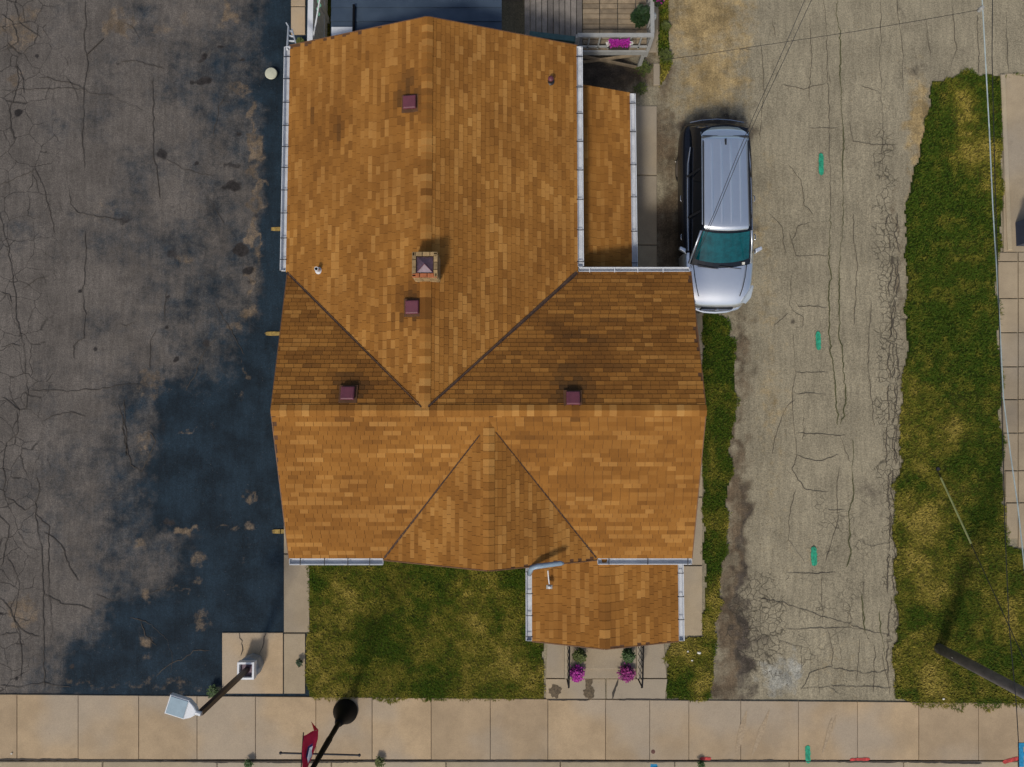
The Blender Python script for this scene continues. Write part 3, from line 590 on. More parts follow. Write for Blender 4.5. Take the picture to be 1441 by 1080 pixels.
for nm, poly, u in SL:
    n = (poly[1]-poly[0]).cross(poly[2]-poly[0]).normalized(); n = n if n.z > 0 else -n
    v = n.cross(u).normalized()
    if v.z < 0: v = -v; u = -u
    o = min(poly, key=lambda p: (p.dot(v)))
    loc = [((p-o).dot(u), (p-o).dot(v)) for p in poly]
    if sum(loc[i][0]*loc[(i+1) % len(loc)][1]-loc[(i+1) % len(loc)][0]*loc[i][1] for i in range(len(loc))) < 0: loc = loc[::-1]
    # boarded deck under the shingles
    th = .11; bv = [o+u*a+v*b for a, b in loc]; k = len(bv)
    MB().add([p for p in bv]+[p-Vector((0,0,th)) for p in bv], [tuple(range(k)), tuple(range(k, 2*k))[::-1]]+[(i, (i+1) % k, k+(i+1) % k, k+i) for i in range(k)]).build('roof_deck', M['deckunder'], rf)
    u0, u1 = min(a for a, b in loc)-.1, max(a for a, b in loc)+.1; vmax = max(b for a, b in loc)
    mb = MB(); r = 0; vv = -.012
    while vv < vmax:
        x = u0+random.uniform(0, TL); tone = .5; run = 0
        while x < u1:
            if run <= 0:
                run = random.choice((1,1,2,2,3)); z_ = random.random()
                base = random.gauss(.53, .028) if z_ < .58 else (random.uniform(.60,.72) if z_ < .83 else random.uniform(.45,.50))
            run -= 1; tone = base+random.gauss(0, .018)
            quad = [(x+GAP/2, vv), (x+TL-GAP/2, vv), (x+TL-GAP/2, vv+EXP), (x+GAP/2, vv+EXP)]
            c = clip(quad, loc)
            if len(c) >= 3 and parea(c) > .00002:
                cx = sum(p[0] for p in c)/len(c); cy = sum(p[1] for p in c)/len(c); wp = o+u*cx+v*cy
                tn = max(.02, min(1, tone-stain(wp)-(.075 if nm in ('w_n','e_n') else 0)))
                lift = lambda b_, v_=vv: .016-.011*(b_-v_)/EXP
                full = parea(c) > (TL-GAP)*EXP*.999
                rec = (c, tn, lift)
                if full and nm != 'annex' and nm[0] != 'p': cand.append(((wp-Vector((0,0,H))).length, nm, o+u*(x+TL/2)+v*vv, u.copy(), v.copy(), n.copy(), tn, mb, rec, o))
                else: cand.append((99, nm, None, u.copy(), v.copy(), n.copy(), tn, mb, rec, o))
            x += TL
        vv += EXP; r += 1
    SL_last = mb; singles.append(mb)
cand.sort(key=lambda c: c[0])
tabmesh = {}
def tab_mesh(k):
    if k not in tabmesh:
        h = (TL-GAP)/2
        V = [(-h,0,0),(h,0,0),(h,EXP,0),(-h,EXP,0),(-h,0,.016),(h,0,.016),(h,EXP,.005),(-h,EXP,.005)]
        tabmesh[k] = MB().add(V, [(3,2,1,0),(4,5,6,7),(0,1,5,4),(1,2,6,5),(2,3,7,6),(3,0,4,7)], (k+.5)/40).mesh('shingle', M['shingle'])
    return tabmesh[k]
for i, (d, nm, pos, u, v, n, tn, mb, rec, o) in enumerate(cand):
    if i < 300:
        m4 = Matrix((( u.x, v.x, n.x, pos.x), (u.y, v.y, n.y, pos.y), (u.z, v.z, n.z, pos.z), (0,0,0,1)))
        inst('shingle', tab_mesh(int(tn*40)), rf, m4)
    else:
        c, tn, lift = rec; k = len(c)
        V = [o+u*a+v*b+n*lift(b) for a, b in c]+[o+u*a+v*b for a, b in c]
        mb.add(V, [tuple(range(k))]+[(j, (j+1) % k, k+(j+1) % k, k+j) for j in range(k)], tn)
big = MB()
for mb in singles: big.add(mb.v, mb.f); big.t[-len(mb.f):] = mb.t
tag(big.build('shingle', M['shingle'], rf), 'the rest of the shingle courses', kind='stuff')
# ridge caps folded over each ridge
def caps(a, b, sl_l, sl_r, wd=.125, ln=.16, lighten=.0):
    a, b = Vector(a), Vector(b); d = (b-a).normalized(); L = (b-a).length; side = Vector((-d.y, d.x, 0)); n = int(L/ln)
    for i in range(n):
        p = a+d*(L*i/n); q_ = a+d*(L*(i+1)/n+.02); tone = max(.1, min(1, random.choice((.50,.52,.46,.62,.72,.55,.5))+random.gauss(0,.03)+lighten-stain(p)*.6))
        V = []
        for e, zz in ((p, .012), (q_, .022)):
            for s, dr in ((-1, sl_l), (0, 0), (1, sl_r)): V.append(e+side*s*wd+Vector((0,0,zz-dr*wd+.012)))
        V += [x-Vector((0,0,.012)) for x in V]
        MB().add(V, [(0,1,4,3),(1,2,5,4),(3,4,10,9),(4,5,11,10),(0,3,9,6),(2,8,11,5),(0,6,7,1),(1,7,8,2)], tone).build('ridge_cap', M['shingle'], rf)
pn = 1.2/3.42; pe = 1.2/3.3; pf = 1.1/2.45; ppr = .33/1.7
caps((-1.88,9.03,RG), (-1.88,.36,RG), pn, pn)
caps((-5.19,.29,RG), (4.17,.29,RG), pe, pe, lighten=.03)
caps((-.5,-3.12,FG), (-.5,yj+.05,FG), pf, pf)
caps((2.13,-5.14,PR), (2.13,-3.12,PR), ppr, ppr, ln=.2)
# valleys
def valley(a, b, wd, zz=.026):
    a = Vector(a); b = Vector(b); d = (b-a).normalized(); s = d.cross(Vector((0,0,1))).normalized(); n = 20; V = []; Fc = []
    for i in range(n+1):
        p = a.lerp(b, i/n)+Vector((0,0,zz)); w_ = wd*(1-.5*i/n)*random.uniform(.85,1.15); V += [p-s*w_/2+Vector((0,0,w_*.18)), p+Vector((0,0,-.006)), p+s*w_/2+Vector((0,0,w_*.18))]
    for i in range(n): k = 3*i; Fc += [(k,k+1,k+4,k+3),(k+1,k+2,k+5,k+4)]
    MB().add(V, Fc).build('valley_flashing', M['valley'], rf)
valley((-5.28,3.55,EV), (-1.95,.36,RG), .045); valley((1.53,3.55,EV), (-1.80,.37,RG), .085); valley((-2.92,-3.06,EV), (-.7,yj-.25,FG-.09), .045); valley((1.93,-3.06,EV), (-.35,yj-.19,FG-.07), .03)
# walls
wz = 2.86
mb = MB(); mb.box(-4.95,1.2,2.9,8.7,-.05,wz)
wl = mb.build('wall', M['wall'], house)
walls2 = MB().box(-4.83,3.8,-2.72,2.9,-.05,wz).build('wall', M['wall'], house)
walls3 = MB().box(1.2,2.62,2.9,8.15,-.05,2.02).build('wall', M['wall'], house)
gab = MB()
gab.add([(-4.95,8.72,wz),(1.2,8.72,wz),(-1.88,8.72,RG-.14),(-4.95,8.6,wz),(1.2,8.6,wz),(-1.88,8.6,RG-.14)], [(0,1,2),(3,5,4),(0,2,5,3),(1,4,5,2)])
for x in (-4.84, 3.81): gab.add([(x,-2.7,wz),(x,3.25,wz),(x,.29,RG-.14),(x+.1,-2.7,wz),(x+.1,3.25,wz),(x+.1,.29,RG-.14)], [(0,1,2),(3,5,4),(0,2,5,3),(1,4,5,2)])
gab.add([(-2.6,-2.73,wz),(1.6,-2.73,wz),(-.5,-2.73,FG-.14),(-2.6,-2.65,wz),(1.6,-2.65,wz),(-.5,-2.65,FG-.14)], [(0,1,2),(3,5,4),(0,2,5,3),(1,4,5,2)])
gab.build('gable', M['wall'], house)
for (x0, x1) in ((-4.2,-3.2),(-1.4,-.1),):
    f = MB().box(x0,x1,-2.76,-2.70,.9,2.1).build('window', M['white'], house); MB().box(x0+.07,x1-.07,-2.775,-2.765,.97,2.03).build('pane', M['glassdark'], f)
f = MB().box(1.7,2.6,-2.77,-2.70,.35,2.4).build('door', M['lampbrown'], house); MB().lathe([(.02,0),(.03,.02),(.03,.05),(.01,.07)], n=10).build('handle', M['dark'], f, loc=(1.8,-2.8,1.35))
fp = MB().box(-5.0,1.25,8.74,8.80,0,.2).box(3.83,3.9,-2.7,2.9,-.05,.3)
hpar(fp, 'plinth', M['concrete2'])
for x in (.62, 3.72): MB().box(x-.05,x+.05,-4.95,-4.85,.3,2.38).build('porch_post', M['white'], house)
MB().box(.60,3.75,-4.9,-2.74,.02,.34).build('porch_floor', M['concrete2'], house)
# fascia boards on the rakes
rbm = simple('rake_brown', (.16,.075,.03), .7)
for a, b in (((-5.3,9.04,EV-.07),(-1.88,9.04,RG-.07)),((1.54,9.04,EV-.07),(-1.88,9.04,RG-.07)),((-5.19,.29,RG-.07),(-5.12,-3.07,EV-.07)),((-5.19,.29,RG-.07),(-5.27,3.56,EV-.07)),((4.18,.29,RG-.07),(4.13,-3.07,EV-.07)),((4.18,.29,RG-.07),(4.20,3.56,EV-.07)),((-2.94,-3.12,EV-.07),(-.5,-3.14,FG-.07)),((1.95,-3.12,EV-.07),(-.5,-3.14,FG-.07)),((.47,-5.08,PE-.07),(2.13,-5.16,PR-.07)),((3.9,-5.08,PE-.07),(2.13,-5.16,PR-.07))):
    hpar(MB().bar(a, b, .022, .15), 'rake_board', rbm)
# gutters: open troughs with straps
def gutter(a, b, out, wd=.11, dp=.10, strap=.6, dark=True, first=.25, parent=house):
    a = Vector(a); b = Vector(b); d = (b-a).normalized(); o = Vector(out); L = (b-a).length
    prof = [(0,0),(0,-dp),(wd,-dp),(wd+.012,0),(wd+.026,0),(wd+.026,-dp-.012),(-.012,-dp-.012),(-.012,0)]
    V = []
    for e in (a, b):
        for r, z in prof: V.append(e+o*r+Vector((0,0,z)))
    k = len(prof); mb = MB()
    for i in range(k):
        mb.mi = 1 if i in (0,1) else 0; mb.add(V, [(i, (i+1) % k, k+(i+1) % k, k+i)])
    mb.mi = 0
    for e in (a-d*.006, b+d*.0): mb.add([e+o*0, e+o*0+Vector((0,0,-dp)), e+o*wd+Vector((0,0,-dp)), e+o*wd, e+d*.006, e+d*.006+Vector((0,0,-dp)), e+d*.006+o*wd+Vector((0,0,-dp)), e+d*.006+o*wd], [(0,1,2,3),(7,6,5,4),(0,3,7,4)])
    g_ = mb.build('gutter', [M['white'], M['gutter_in']], parent)
    t = first
    while t < L-.08:
        p = a+d*t; MB().bar(p-o*.03+Vector((0,0,.008)), p+o*(wd+.02)+Vector((0,0,.008)), .018, .012).build('gutter_strap', M['dark'] if dark else M['white'], g_); t += strap*random.uniform(.9,1.1)
    return g_
gutter((-5.31,9.0,EV+.01), (-5.31,3.60,EV+.01), (-1,0,0), strap=.55)
gutter((1.55,9.0,EV+.01), (1.55,3.70,EV+.01), (1,0,0), wd=.11, strap=.7)
gutter((1.57,3.58,EV+.01), (4.16,3.58,EV+.01), (0,1,0), wd=.07, dark=False, strap=.58)
gutter((-5.10,-3.09,EV+.01), (-2.96,-3.09,EV+.01), (0,-1,0), wd=.11, strap=.55)
gutter((1.97,-3.09,EV+.01), (4.12,-3.09,EV+.01), (0,-1,0), wd=.10, strap=.95)
gutter((.46,-3.22,PE+.01), (.46,-5.06,PE+.01), (-1,0,0), wd=.11, strap=.5)
gutter((3.91,-3.25,PE+.01), (3.91,-5.06,PE+.01), (1,0,0), wd=.10, strap=.55)
gutter((2.98,8.3,2.06), (2.99,3.62,2.06), (1,0,0), wd=.105, strap=.8)
# downspouts
for p in ((-5.37,3.75), (1.62,8.75), (3.04,8.1)): hpar(MB().tube([(p[0],p[1],EV-.1 if p[0] < 2.5 else 1.95),(p[0]+.02,p[1],.2),(p[0],p[1]+.15,.08)], .035, 8), 'downspout', M['white'])
# box vents
for i, (x, y, h) in enumerate(VENTS):
    c = P(x, y, h); onN = i > 1
    t = empty('roof_vent', (c.x, c.y, 0)); tag(t, ['maroon box vent high on the west slope near the north end', 'maroon box vent on the west slope just below the chimney', 'maroon box vent by the east-west ridge, west of the chimney', 'maroon box vent by the east-west ridge, on the right wing'][i], 'roof vent', 'box vents on the roof')
    if onN: z = EV+(3.56-c.y)/3.27*1.2; tilt = Matrix.Rotation(-math.atan(pe)*.75, 4, 'X')
    else: z = EV+(c.x+5.3)/3.42*1.2; tilt = Matrix.Rotation(-math.atan(pn)*.5, 4, 'Y')
    t.location.z = z+.01; t.rotation_euler = tilt.to_euler()
    MB().bbox(-.20,.20,-.20,.20,.005,.03,.005).build('flange', M['deckunder'], t)
    MB().box(-.11,.11,-.11,.11,.03,.09).build('neck', M['dark'], t)
    o = MB().bbox(-.150,.150,-.150,.150,.06,.125,.02).build('cap', M['maroon'], t); bevel(o, .02, 3)
# plumbing pipes
c = P(775,112,3.35); t = empty('vent_pipe', (c.x, c.y, EV+(1.54-c.x)/3.42*1.2)); tag(t, 'small dark pipe vent near the north-east corner of the roof', 'pipe vent')
MB().lathe([(.09,0),(.09,.02),(.06,.04),(.055,.16),(.045,.16),(.045,.05)], n=16).build('pipe', M['dark'], t); MB().lathe([(.02,.15),(.065,.15),(.065,.18),(.03,.21)], n=16).build('rain_cap', M['maroon'], t)
c = P(447,380,3.4); t = empty('vent_pipe', (c.x, c.y, EV+(c.x+5.3)/3.42*1.2)); tag(t, 'pale open pipe vent beside the west valley', 'pipe vent')
MB().lathe([(.085,.0),(.08,.03),(.05,.05),(.048,.22),(.036,.22),(.036,.06)], n=18).build('pipe', M['white'], t); MB().lathe([(.034,.08),(.034,.2)], n=14).build('bore', M['black'], t)
# chimney with its crown course
ch = empty('chimney', (-1.84, 3.36, 4.1)); ch.parent = rf; ch.scale = (.87, .87, 1)
mb = MB().box(-.285,.285,-.285,.285,-.25,.50); mb.build('shaft', M['mortar'], ch)
bl, bw, bh = .178, .085, .06
protos = []
for z in [ -.05+i*.072 for i in range(9)]:
    off = 0 if int(round(z/.072)) % 2 else .09
    for s in range(4):
        x = -.30+off*.5
        while x < .30-.02:
            ln = min(bl, .30-x)
            m4 = Matrix.Rotation(s*math.pi/2, 4, 'Z')
            key = (round(ln,3), z > .59, random.random() < .15 and z > .5)
            b_ = MB().bbox(x, x+ln-.008, -.31, -.22 if z < .52 else -.215, z, z+bh, .005)
            o = b_.build('brick', M['brick2'] if (z > .5 and s == 0 and random.random() < .8) else M['brick'], ch); o.matrix_local = m4; x += bl+.006
MB().add([(-.20,-.20,.545),(.20,-.20,.545),(.20,.20,.545),(-.20,.20,.545),(0,0,.63)], [(0,1,4),(1,2,4),(2,3,4),(3,0,4),(3,2,1,0)]).build('cap', M['purple'], ch)
MB().bar((-.2,-.2,.565),(0,0,.64),.012,.012).bar((.2,-.2,.565),(0,0,.64),.012,.012).build('cap_seam', M['maroon'], ch)
# diverter and bracket above the porch gutter
t = empty('rain_diverter', P(765,797,3.2)); tag(t, 'pale blue-grey metal pipe lying at the gable foot above the porch gutter', 'pipe'); b0 = t.location.copy()
o = MB().tube([P(745,808,2.80)-b0, P(748,799,3.70)-b0, P(757,797,3.76)-b0, P(789,793,3.70)-b0, P(793,793,3.66)-b0], [.055,.062,.06,.055,.03], 12).build('pipe', M['bluegrey'], t, smooth=True)
z0 = 2.86
t = empty('service_bracket', P(773,826,z0)); tag(t, 'thin white standoff with a round end on the porch roof', 'bracket'); b0 = t.location.copy()
MB().tube([P(771,803,z0+.30)-b0, P(772,815,z0+.14)-b0, P(773,822,z0+.06)-b0], .014, 8).build('rod', M['white'], t)
MB().bbox(-.07,.07,-.05,.04,-.03,.0,.005).build('foot', M['railgrey'], t); MB().ball((0,0,.03), .042, 2).build('knob', M['white'], t, smooth=True)

# ---------------------------------------------------------------- front steps, railings, flowers
fs = slabs('front_path', [[(768,983),(852,983),(852,955),(768,955)],[(853,983),(936,983),(939,955),(853,955)],[(768,954),(797,954),(797,900),(770,900)],[(899,954),(938,954),(934,900),(899,900)]], M['concrete2'], z=.042)
st = empty('front_steps', P(847,950)); tag(st, 'pale concrete front steps between two black railings', 'steps')
b0 = st.location.copy(); a = P(800,950,.1)-b0; b = P(894,950,.1)-b0
yb = -4.9-b0.y
MB().bbox(a.x,b.x,P(0,955,.15).y-b0.y,yb,0,.17,.015).build('step', M['concrete2'], st); MB().bbox(a.x+.002,b.x-.002,P(0,955,.15).y-b0.y+.30,yb,.17,.32,.015).build('step', M['concrete2'], st)
for x in (a.x-.06, b.x+.06): MB().bbox(x-.055,x+.055,P(0,952,.15).y-b0.y,yb,0,.33,.012).build('cheek', M['kerb'], st)
for i, x in enumerate((a.x-.05+b0.x, b.x+.05+b0.x)):
    t = empty('handrail', (x, -6.2, .0)); tag(t, ['black metal handrail left of the front steps', 'black metal handrail right of the front steps'][i], 'handrail', 'handrails of the front steps')
    y0, y1 = -.55, 1.15
    MB().tube([(0,y0-.04,.74),(0,y0,.84),(0,y0+.3,.93),(0,y1,1.18)], .022, 8).build('rail', M['black'], t)
    for yy in (y0, y1-.3): MB().tube([(0,yy,.05),(0,yy,.85 if yy == y0 else 1.05)], .02, 8).build('post', M['black'], t)
    for k in range(7): MB().tube([(0,y0+.17+k*.17,.22),(0,y0+.17+k*.17,.88+k*.035)], .009, 6).build('baluster', M['black'], t)
    MB().tube([(0,y0,.22),(0,y1-.3,.30)], .012, 6).build('lower_rail', M['black'], t)
def leafball(c, r, n, ht, lf=.05, flat=.7, seed=0):
    rr = random.Random(seed); mb = MB()
    for _ in range(n):
        a = rr.random()*6.283; z = rr.random(); rad = r*math.sqrt(1-z*z*.9)*rr.uniform(.75, 1.05); p = Vector((c[0]+math.cos(a)*rad*math.sqrt(rr.random()), c[1]+math.sin(a)*rad*math.sqrt(rr.random()), c[2]+z*ht*rr.uniform(.6,1)))
        b = rr.random()*6.283; d = Vector((math.cos(b), math.sin(b), rr.uniform(-.3,.7))).normalized(); s = d.cross(Vector((0,0,1))).normalized(); L = lf*rr.uniform(.6,1.3)
        mb.add([p, p+d*L*.5+s*L*.33, p+d*L, p+d*L*.5-s*L*.33], [(0,1,2,3)])
    return mb
for i, (x, y, lab) in enumerate(((811,946,'purple flowers in a pot at the left foot of the front steps'), (881,946,'purple flowers in a pot at the right foot of the front steps'))):
    t = empty('flower_pot', P(x,y,.35)); t.location.z = .042 if False else .17; tag(t, lab, 'flowers', 'flower pots by the front steps')
    MB().lathe([(.09,0),(.14,.2),(.15,.22),(.13,.22),(.12,.18)], n=18).build('pot', M['pot'], t)
    tag(leafball((0,0,.2), .21, 500, .2, .05, seed=i).build('leaves', M['leafdark'], t), kind='stuff')
    tag(leafball((0,0,.22), .225, 620, .24, .062, seed=9+i).build('petals', M['magenta'] if i == 0 else M['magenta2'], t), kind='stuff')
for i, (x, y, lab) in enumerate(((815,920,'round green shrub in a pot under the left of the porch edge'), (883,920,'round green shrub in a pot under the right of the porch edge'))):
    t = empty('potted_shrub', P(x,y,.4)); t.location.z = .34; tag(t, lab, 'shrub', 'potted shrubs on the porch')
    MB().lathe([(.09,0),(.13,.18),(.14,.2),(.12,.2)], n=16).build('pot', M['pot'], t)
    tag(leafball((0,0,.15), .19, 800, .3, .055, seed=20+i).build('leaves', M['weed'] if i == 0 else M['leaf'], t), kind='stuff')
def dirt(px, py, rx, ry, par, z, seed):
    rr = random.Random(seed); c = P(px, py); n = 22; V = []
    for i in range(n):
        a = 6.283*i/n; k = rr.uniform(.75, 1.15); V.append((c.x+math.cos(a)*rx*.0195*k, c.y+math.sin(a)*ry*.0195*k, z))
    V.append((c.x, c.y, z+.012)); return MB().add(V, [(i, (i+1) % n, n) for i in range(n)]).build('soil_patch', simple('damp_soil', (.12,.09,.055), .95, var=.5, sc_=20), par)
tag(dirt(781,972,9,9,fs,.05,1), 'dark soil washed over the path joint'); dirt(828,960,5,16,fs,.05,2); dirt(829,974,8,9,fs,.052,3)
mb = MB(); ribbon(mb, [(870,955),(864,972),(861,984)], .04, .052, jit=.01); tag(mb.build('crack', M['crack'], fs), kind='stuff')

# ---------------------------------------------------------------- silver SUV
def car():
    paint = simple('silver_car_paint', (.90,.94,.97), .32, .90, var=.02, coat=0)
    glass = simple('car_glass', (.004,.006,.010), .05, var=.1); tealg = simple('windscreen_glass', (.001,.075,.090), .05, var=.5, sc_=3)
    chrome = simple('chrome', (.65,.66,.68), .18, .9, var=.05); trim = simple('car_trim', (.012,.013,.016), .5); lampg = simple('headlamp_glass', (.55,.60,.64), .12, .3, var=.1)
    rub = simple('tyre_rubber', (.02,.02,.02), .8); alloy = simple('alloy', (.4,.4,.42), .3, .8)
    t = empty('parked_suv', (5.46, 5.56, .0), math.pi); tag(t, 'silver SUV parked nose-down beside the house on the gravel verge', 'car')
    ST = [(-2.50,.62,.78),(-2.47,.78,.90),(-2.36,.88,1.00),(-2.1,.925,1.06),(-1.4,.945,1.08),(-.5,.95,1.08),(.5,.95,1.07),(1.1,.945,1.06),(1.5,.93,1.03),(1.9,.90,.985),(2.15,.85,.93),(2.32,.77,.86),(2.43,.64,.77),(2.49,.46,.66)]
    V = []; Fc = []
    for (y, w_, z) in ST:
        wt = w_*.93
        half = [(0,z+.035),(wt*.5,z+.028),(wt*.82,z+.012),(wt*.97,z-.015),(w_*.965,z-.06),(w_*.995,z-.24),(w_,z-.42 if z > .9 else .5),(w_*.985,.36),(w_*.93,.24),(w_*.5,.2),(0,.2)]
        ring = half+[(-a, b) for a, b in half[1:-1][::-1]]; V += [(a, y, max(.2, b)) for a, b in ring]
    k = len(ring); n = len(ST)
    for i in range(n-1):
        for j in range(k): Fc.append((i*k+j, i*k+(j+1) % k, (i+1)*k+(j+1) % k, (i+1)*k+j))
    Fc += [tuple(range(k))[::-1], tuple(range((n-1)*k, n*k))]
    side_shade = simple('painted_side_shade', (.010,.012,.020), .25, .3, var=.05)  # shade on the silver flanks and tail, painted in as dark colour
    bm_ = MB().add(V, Fc)
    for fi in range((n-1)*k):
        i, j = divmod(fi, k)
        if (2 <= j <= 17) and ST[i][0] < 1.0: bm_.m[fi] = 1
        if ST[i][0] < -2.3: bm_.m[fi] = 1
    body = bm_.build('body', [paint, side_shade], t, smooth=True); subsurf(body, 2)
    # greenhouse
    def outline(y0, y1, wf, wr, bow_f, bow_r, z, n_=8):
        pts = []
        for i in range(n_+1): s = -1+2*i/n_; pts.append((s*wf, y1+bow_f*(1-s*s), z-.0*s))
        for i in range(1, 6): f_ = i/6; pts.append((wf+(wr-wf)*f_+.015*math.sin(f_*3.14), y1+(y0-y1)*f_, z))
        for i in range(n_+1): s = 1-2*i/n_; pts.append((s*wr, y0-bow_r*(1-s*s), z))
        for i in range(1, 6): f_ = i/6; pts.append((-(wr+(wf-wr)*f_+.015*math.sin(f_*3.14)), y0+(y1-y0)*f_, z))
        return pts
    A = outline(-2.33, 1.36, .80, .74, .14, .08, 1.045); B = outline(-2.02, .62, .625, .60, .06, .08, 1.665); k = len(A)
    MB().add(A+B, [(i, (i+1) % k, k+(i+1) % k, k+i) for i in range(k)]+[tuple(range(k, 2*k))]).build('cabin_glass', glass, t)
    ws = A[0:9]; wt = B[0:9]
    e1 = [Vector(a).lerp(Vector(b), .07)+Vector((0,.012,.012)) for a, b in zip(ws, wt)]; e2 = [Vector(a).lerp(Vector(b), .97)+Vector((0,.012,.012)) for a, b in zip(ws, wt)]
    e1[0].x += .05; e1[-1].x -= .05; e2[0].x += .035; e2[-1].x -= .035
    e0 = [a.lerp(b, .12) for a, b in zip(e1, e2)]
    MB().add(e0+e2, [(i, i+1, 10+i, 9+i) for i in range(8)]).build('windscreen', tealg, t)
    for s in (1, -1):
        MB().tube([(s*.815, 1.34, 1.06), (s*.735, 1.0, 1.36), (s*.642, .64, 1.655)], [.03,.022,.028], 8).build('windscreen_pillar', paint, t, smooth=True)
        MB().tube([(s*.835, 1.02, 1.085),(s*.845, .5, 1.10),(s*.84, -.6, 1.105),(s*.82, -1.3, 1.11),(s*.765, -1.72, 1.17)], [.018,.020,.020,.022,.016], 6).build('window_trim', chrome, t)
        for yy in (.15, -.95): MB().bar((s*.85,yy,1.08),(s*.64,yy+(-.03),1.62), .05, .02).build('door_pillar', trim, t)
        for yy in (-.42, .62-1.55*0-.0,): 
            h_ = MB().tube([(s*.955,yy-.09,.93),(s*.985,yy-.05,.94),(s*.985,yy+.05,.94),(s*.955,yy+.09,.93)], .014, 6).build('door_handle', chrome, t, smooth=True)
        m_ = MB().add([(s*.88,.98,1.04),(s*1.06,.90,1.05),(s*1.10,1.0,1.06),(s*.90,1.12,1.06),(s*.90,.98,1.15),(s*1.06,.92,1.18),(s*1.09,1.0,1.17),(s*.92,1.09,1.14)], [(3,2,1,0),(4,5,6,7),(0,1,5,4),(1,2,6,5),(2,3,7,6),(3,0,4,7)]).build('door_mirror', paint, t); bevel(m_, .02, 3)
        MB().add([(s*.66,2.20,.90),(s*.86,1.90,.935),(s*.905,1.92,.86),(s*.84,2.20,.80),(s*.70,2.36,.80),(s*.60,2.34,.86)], [(0,1,2,3,4,5)]).build('headlight', lampg, t).modifiers.new('k','SOLIDIFY').thickness = .05
        MB().bbox(s*.72-.07, s*.72+.07, -2.44, -2.36, .60, .82, .01).build('tail_light', simple('tail_red', (.25,.01,.01), .2), t)
        # bonnet shut lines and roof ditch
        MB().tube([(s*.70,1.38,1.068),(s*.66,1.7,1.055),(s*.60,2.0,.995),(s*.54,2.2,.945)], .009, 5).build('bonnet_gap', trim, t)
        MB().bar((s*.575,-1.68,1.715),(s*.595,.55,1.70), .030, .02).build('roof_channel', trim, t)
        for yy in (-1.45, 1.52):
            w_ = empty('wheel', (s*.79, yy, .37)); w_.parent = t
            MB().tube([(-.115,0,0),(-.09,0,0),(.09,0,0),(.115,0,0)], [.33,.37,.37,.33], 28).build('tyre', rub, w_, smooth=False)
            rr = MB().tube([(s*.10,0,0),(s*.122,0,0)], .235, 20)
            rr.build('rim', alloy, w_)
    # roof panel with ribs
    V = []; Fc = []; ys = np.linspace(-1.80, .60, 25); xs = np.linspace(-1, 1, 121)
    for y in ys:
        hw = .60+.025*(y+1.8)/2.4
        for x in xs:
            z = 1.735-.045*abs(x)**2.5-.012*((y+.5)/1.2)**2
            X = x*hw
            if abs(x) > .9: z -= .010
            for rx in (-.36,-.12,.12,.36):
                z += .016*math.exp(-((X-rx)/.016)**2)*(1 if -1.65 < y < .30 else 0)
            bow = .06*(1-x*x)*max(0, (y-.3)/.3); V.append((X, y+bow, z-.03*max(0,(y-.45)/.15)))
    nx = len(xs)
    for i in range(len(ys)-1):
        for j in range(nx-1): Fc.append((i*nx+j, i*nx+j+1, (i+1)*nx+j+1, (i+1)*nx+j))
    rp = MB().add(V, Fc).build('roof_panel', paint, t, smooth=True); s_ = rp.modifiers.new('k','SOLIDIFY'); s_.thickness = .04; s_.offset = -1
    sp = MB(); V = []; Fc = []
    for i in range(17):
        x = -1+i/8; V += [(x*.60,-1.80,1.716-.045*abs(x)**2.5),(x*.615,-1.90-.03*(1-x*x),1.700-.045*abs(x)**2.5),(x*.60,-1.99-.07*(1-x*x),1.675-.04*abs(x)**2.5),(x*.58,-1.97-.07*(1-x*x),1.63)]
    for i in range(16):
        for j in range(3): Fc.append((4*i+j,4*i+j+1,4*i+j+5,4*i+j+4))
    MB().add(V, Fc).build('spoiler', paint, t, smooth=True)
    MB().box(-.585,.585,-1.815,-1.803,1.66,1.712).build('spoiler_gap', trim, t)
    f = MB().add([(-.028,-1.72,1.728),(.028,-1.72,1.728),(.022,-1.56,1.730),(-.022,-1.56,1.730),(0,-1.70,1.80),(0,-1.60,1.755)], [(0,1,4),(1,2,5,4),(2,3,5),(3,0,4,5)]).build('antenna', trim, t)
    MB().tube([(-.72,-2.46,.99),(-.4,-2.53,.97),(0,-2.56,.97),(.4,-2.53,.97),(.72,-2.46,.99)], .016, 6).build('tailgate_trim', chrome, t)
    g_ = MB(); g_.box(-.42,.42,2.41,2.50,.50,.74); g_.build('grille', trim, t)
    for z in (.55,.62,.69): MB().bar((-.40,2.515,z),(.40,2.515,z), .014, .016).build('grille_bar', chrome, t)
    MB().tube([(0,2.50,.70),(0,2.535,.70)], .055, 14).build('badge', chrome, t)
    MB().tube([(-.80,2.22,.52),(-.6,2.44,.50),(-.3,2.53,.48),(0,2.55,.48),(.3,2.53,.48),(.6,2.44,.50),(.8,2.22,.52)], .05, 8).build('front_bumper', paint, t, smooth=True)
    for s in (-1,): MB().box(-.62,-.55,1.34,1.40,1.13,1.16).build('screen_sticker', M['litter'], t)
    for x0, x1 in ((-.55,.05),(.05,.62)): MB().tube([(x0,1.50,1.085),(x1-.02,1.44,1.12)], .009, 5).build('wiper', trim, t)
    return t
suv = car()

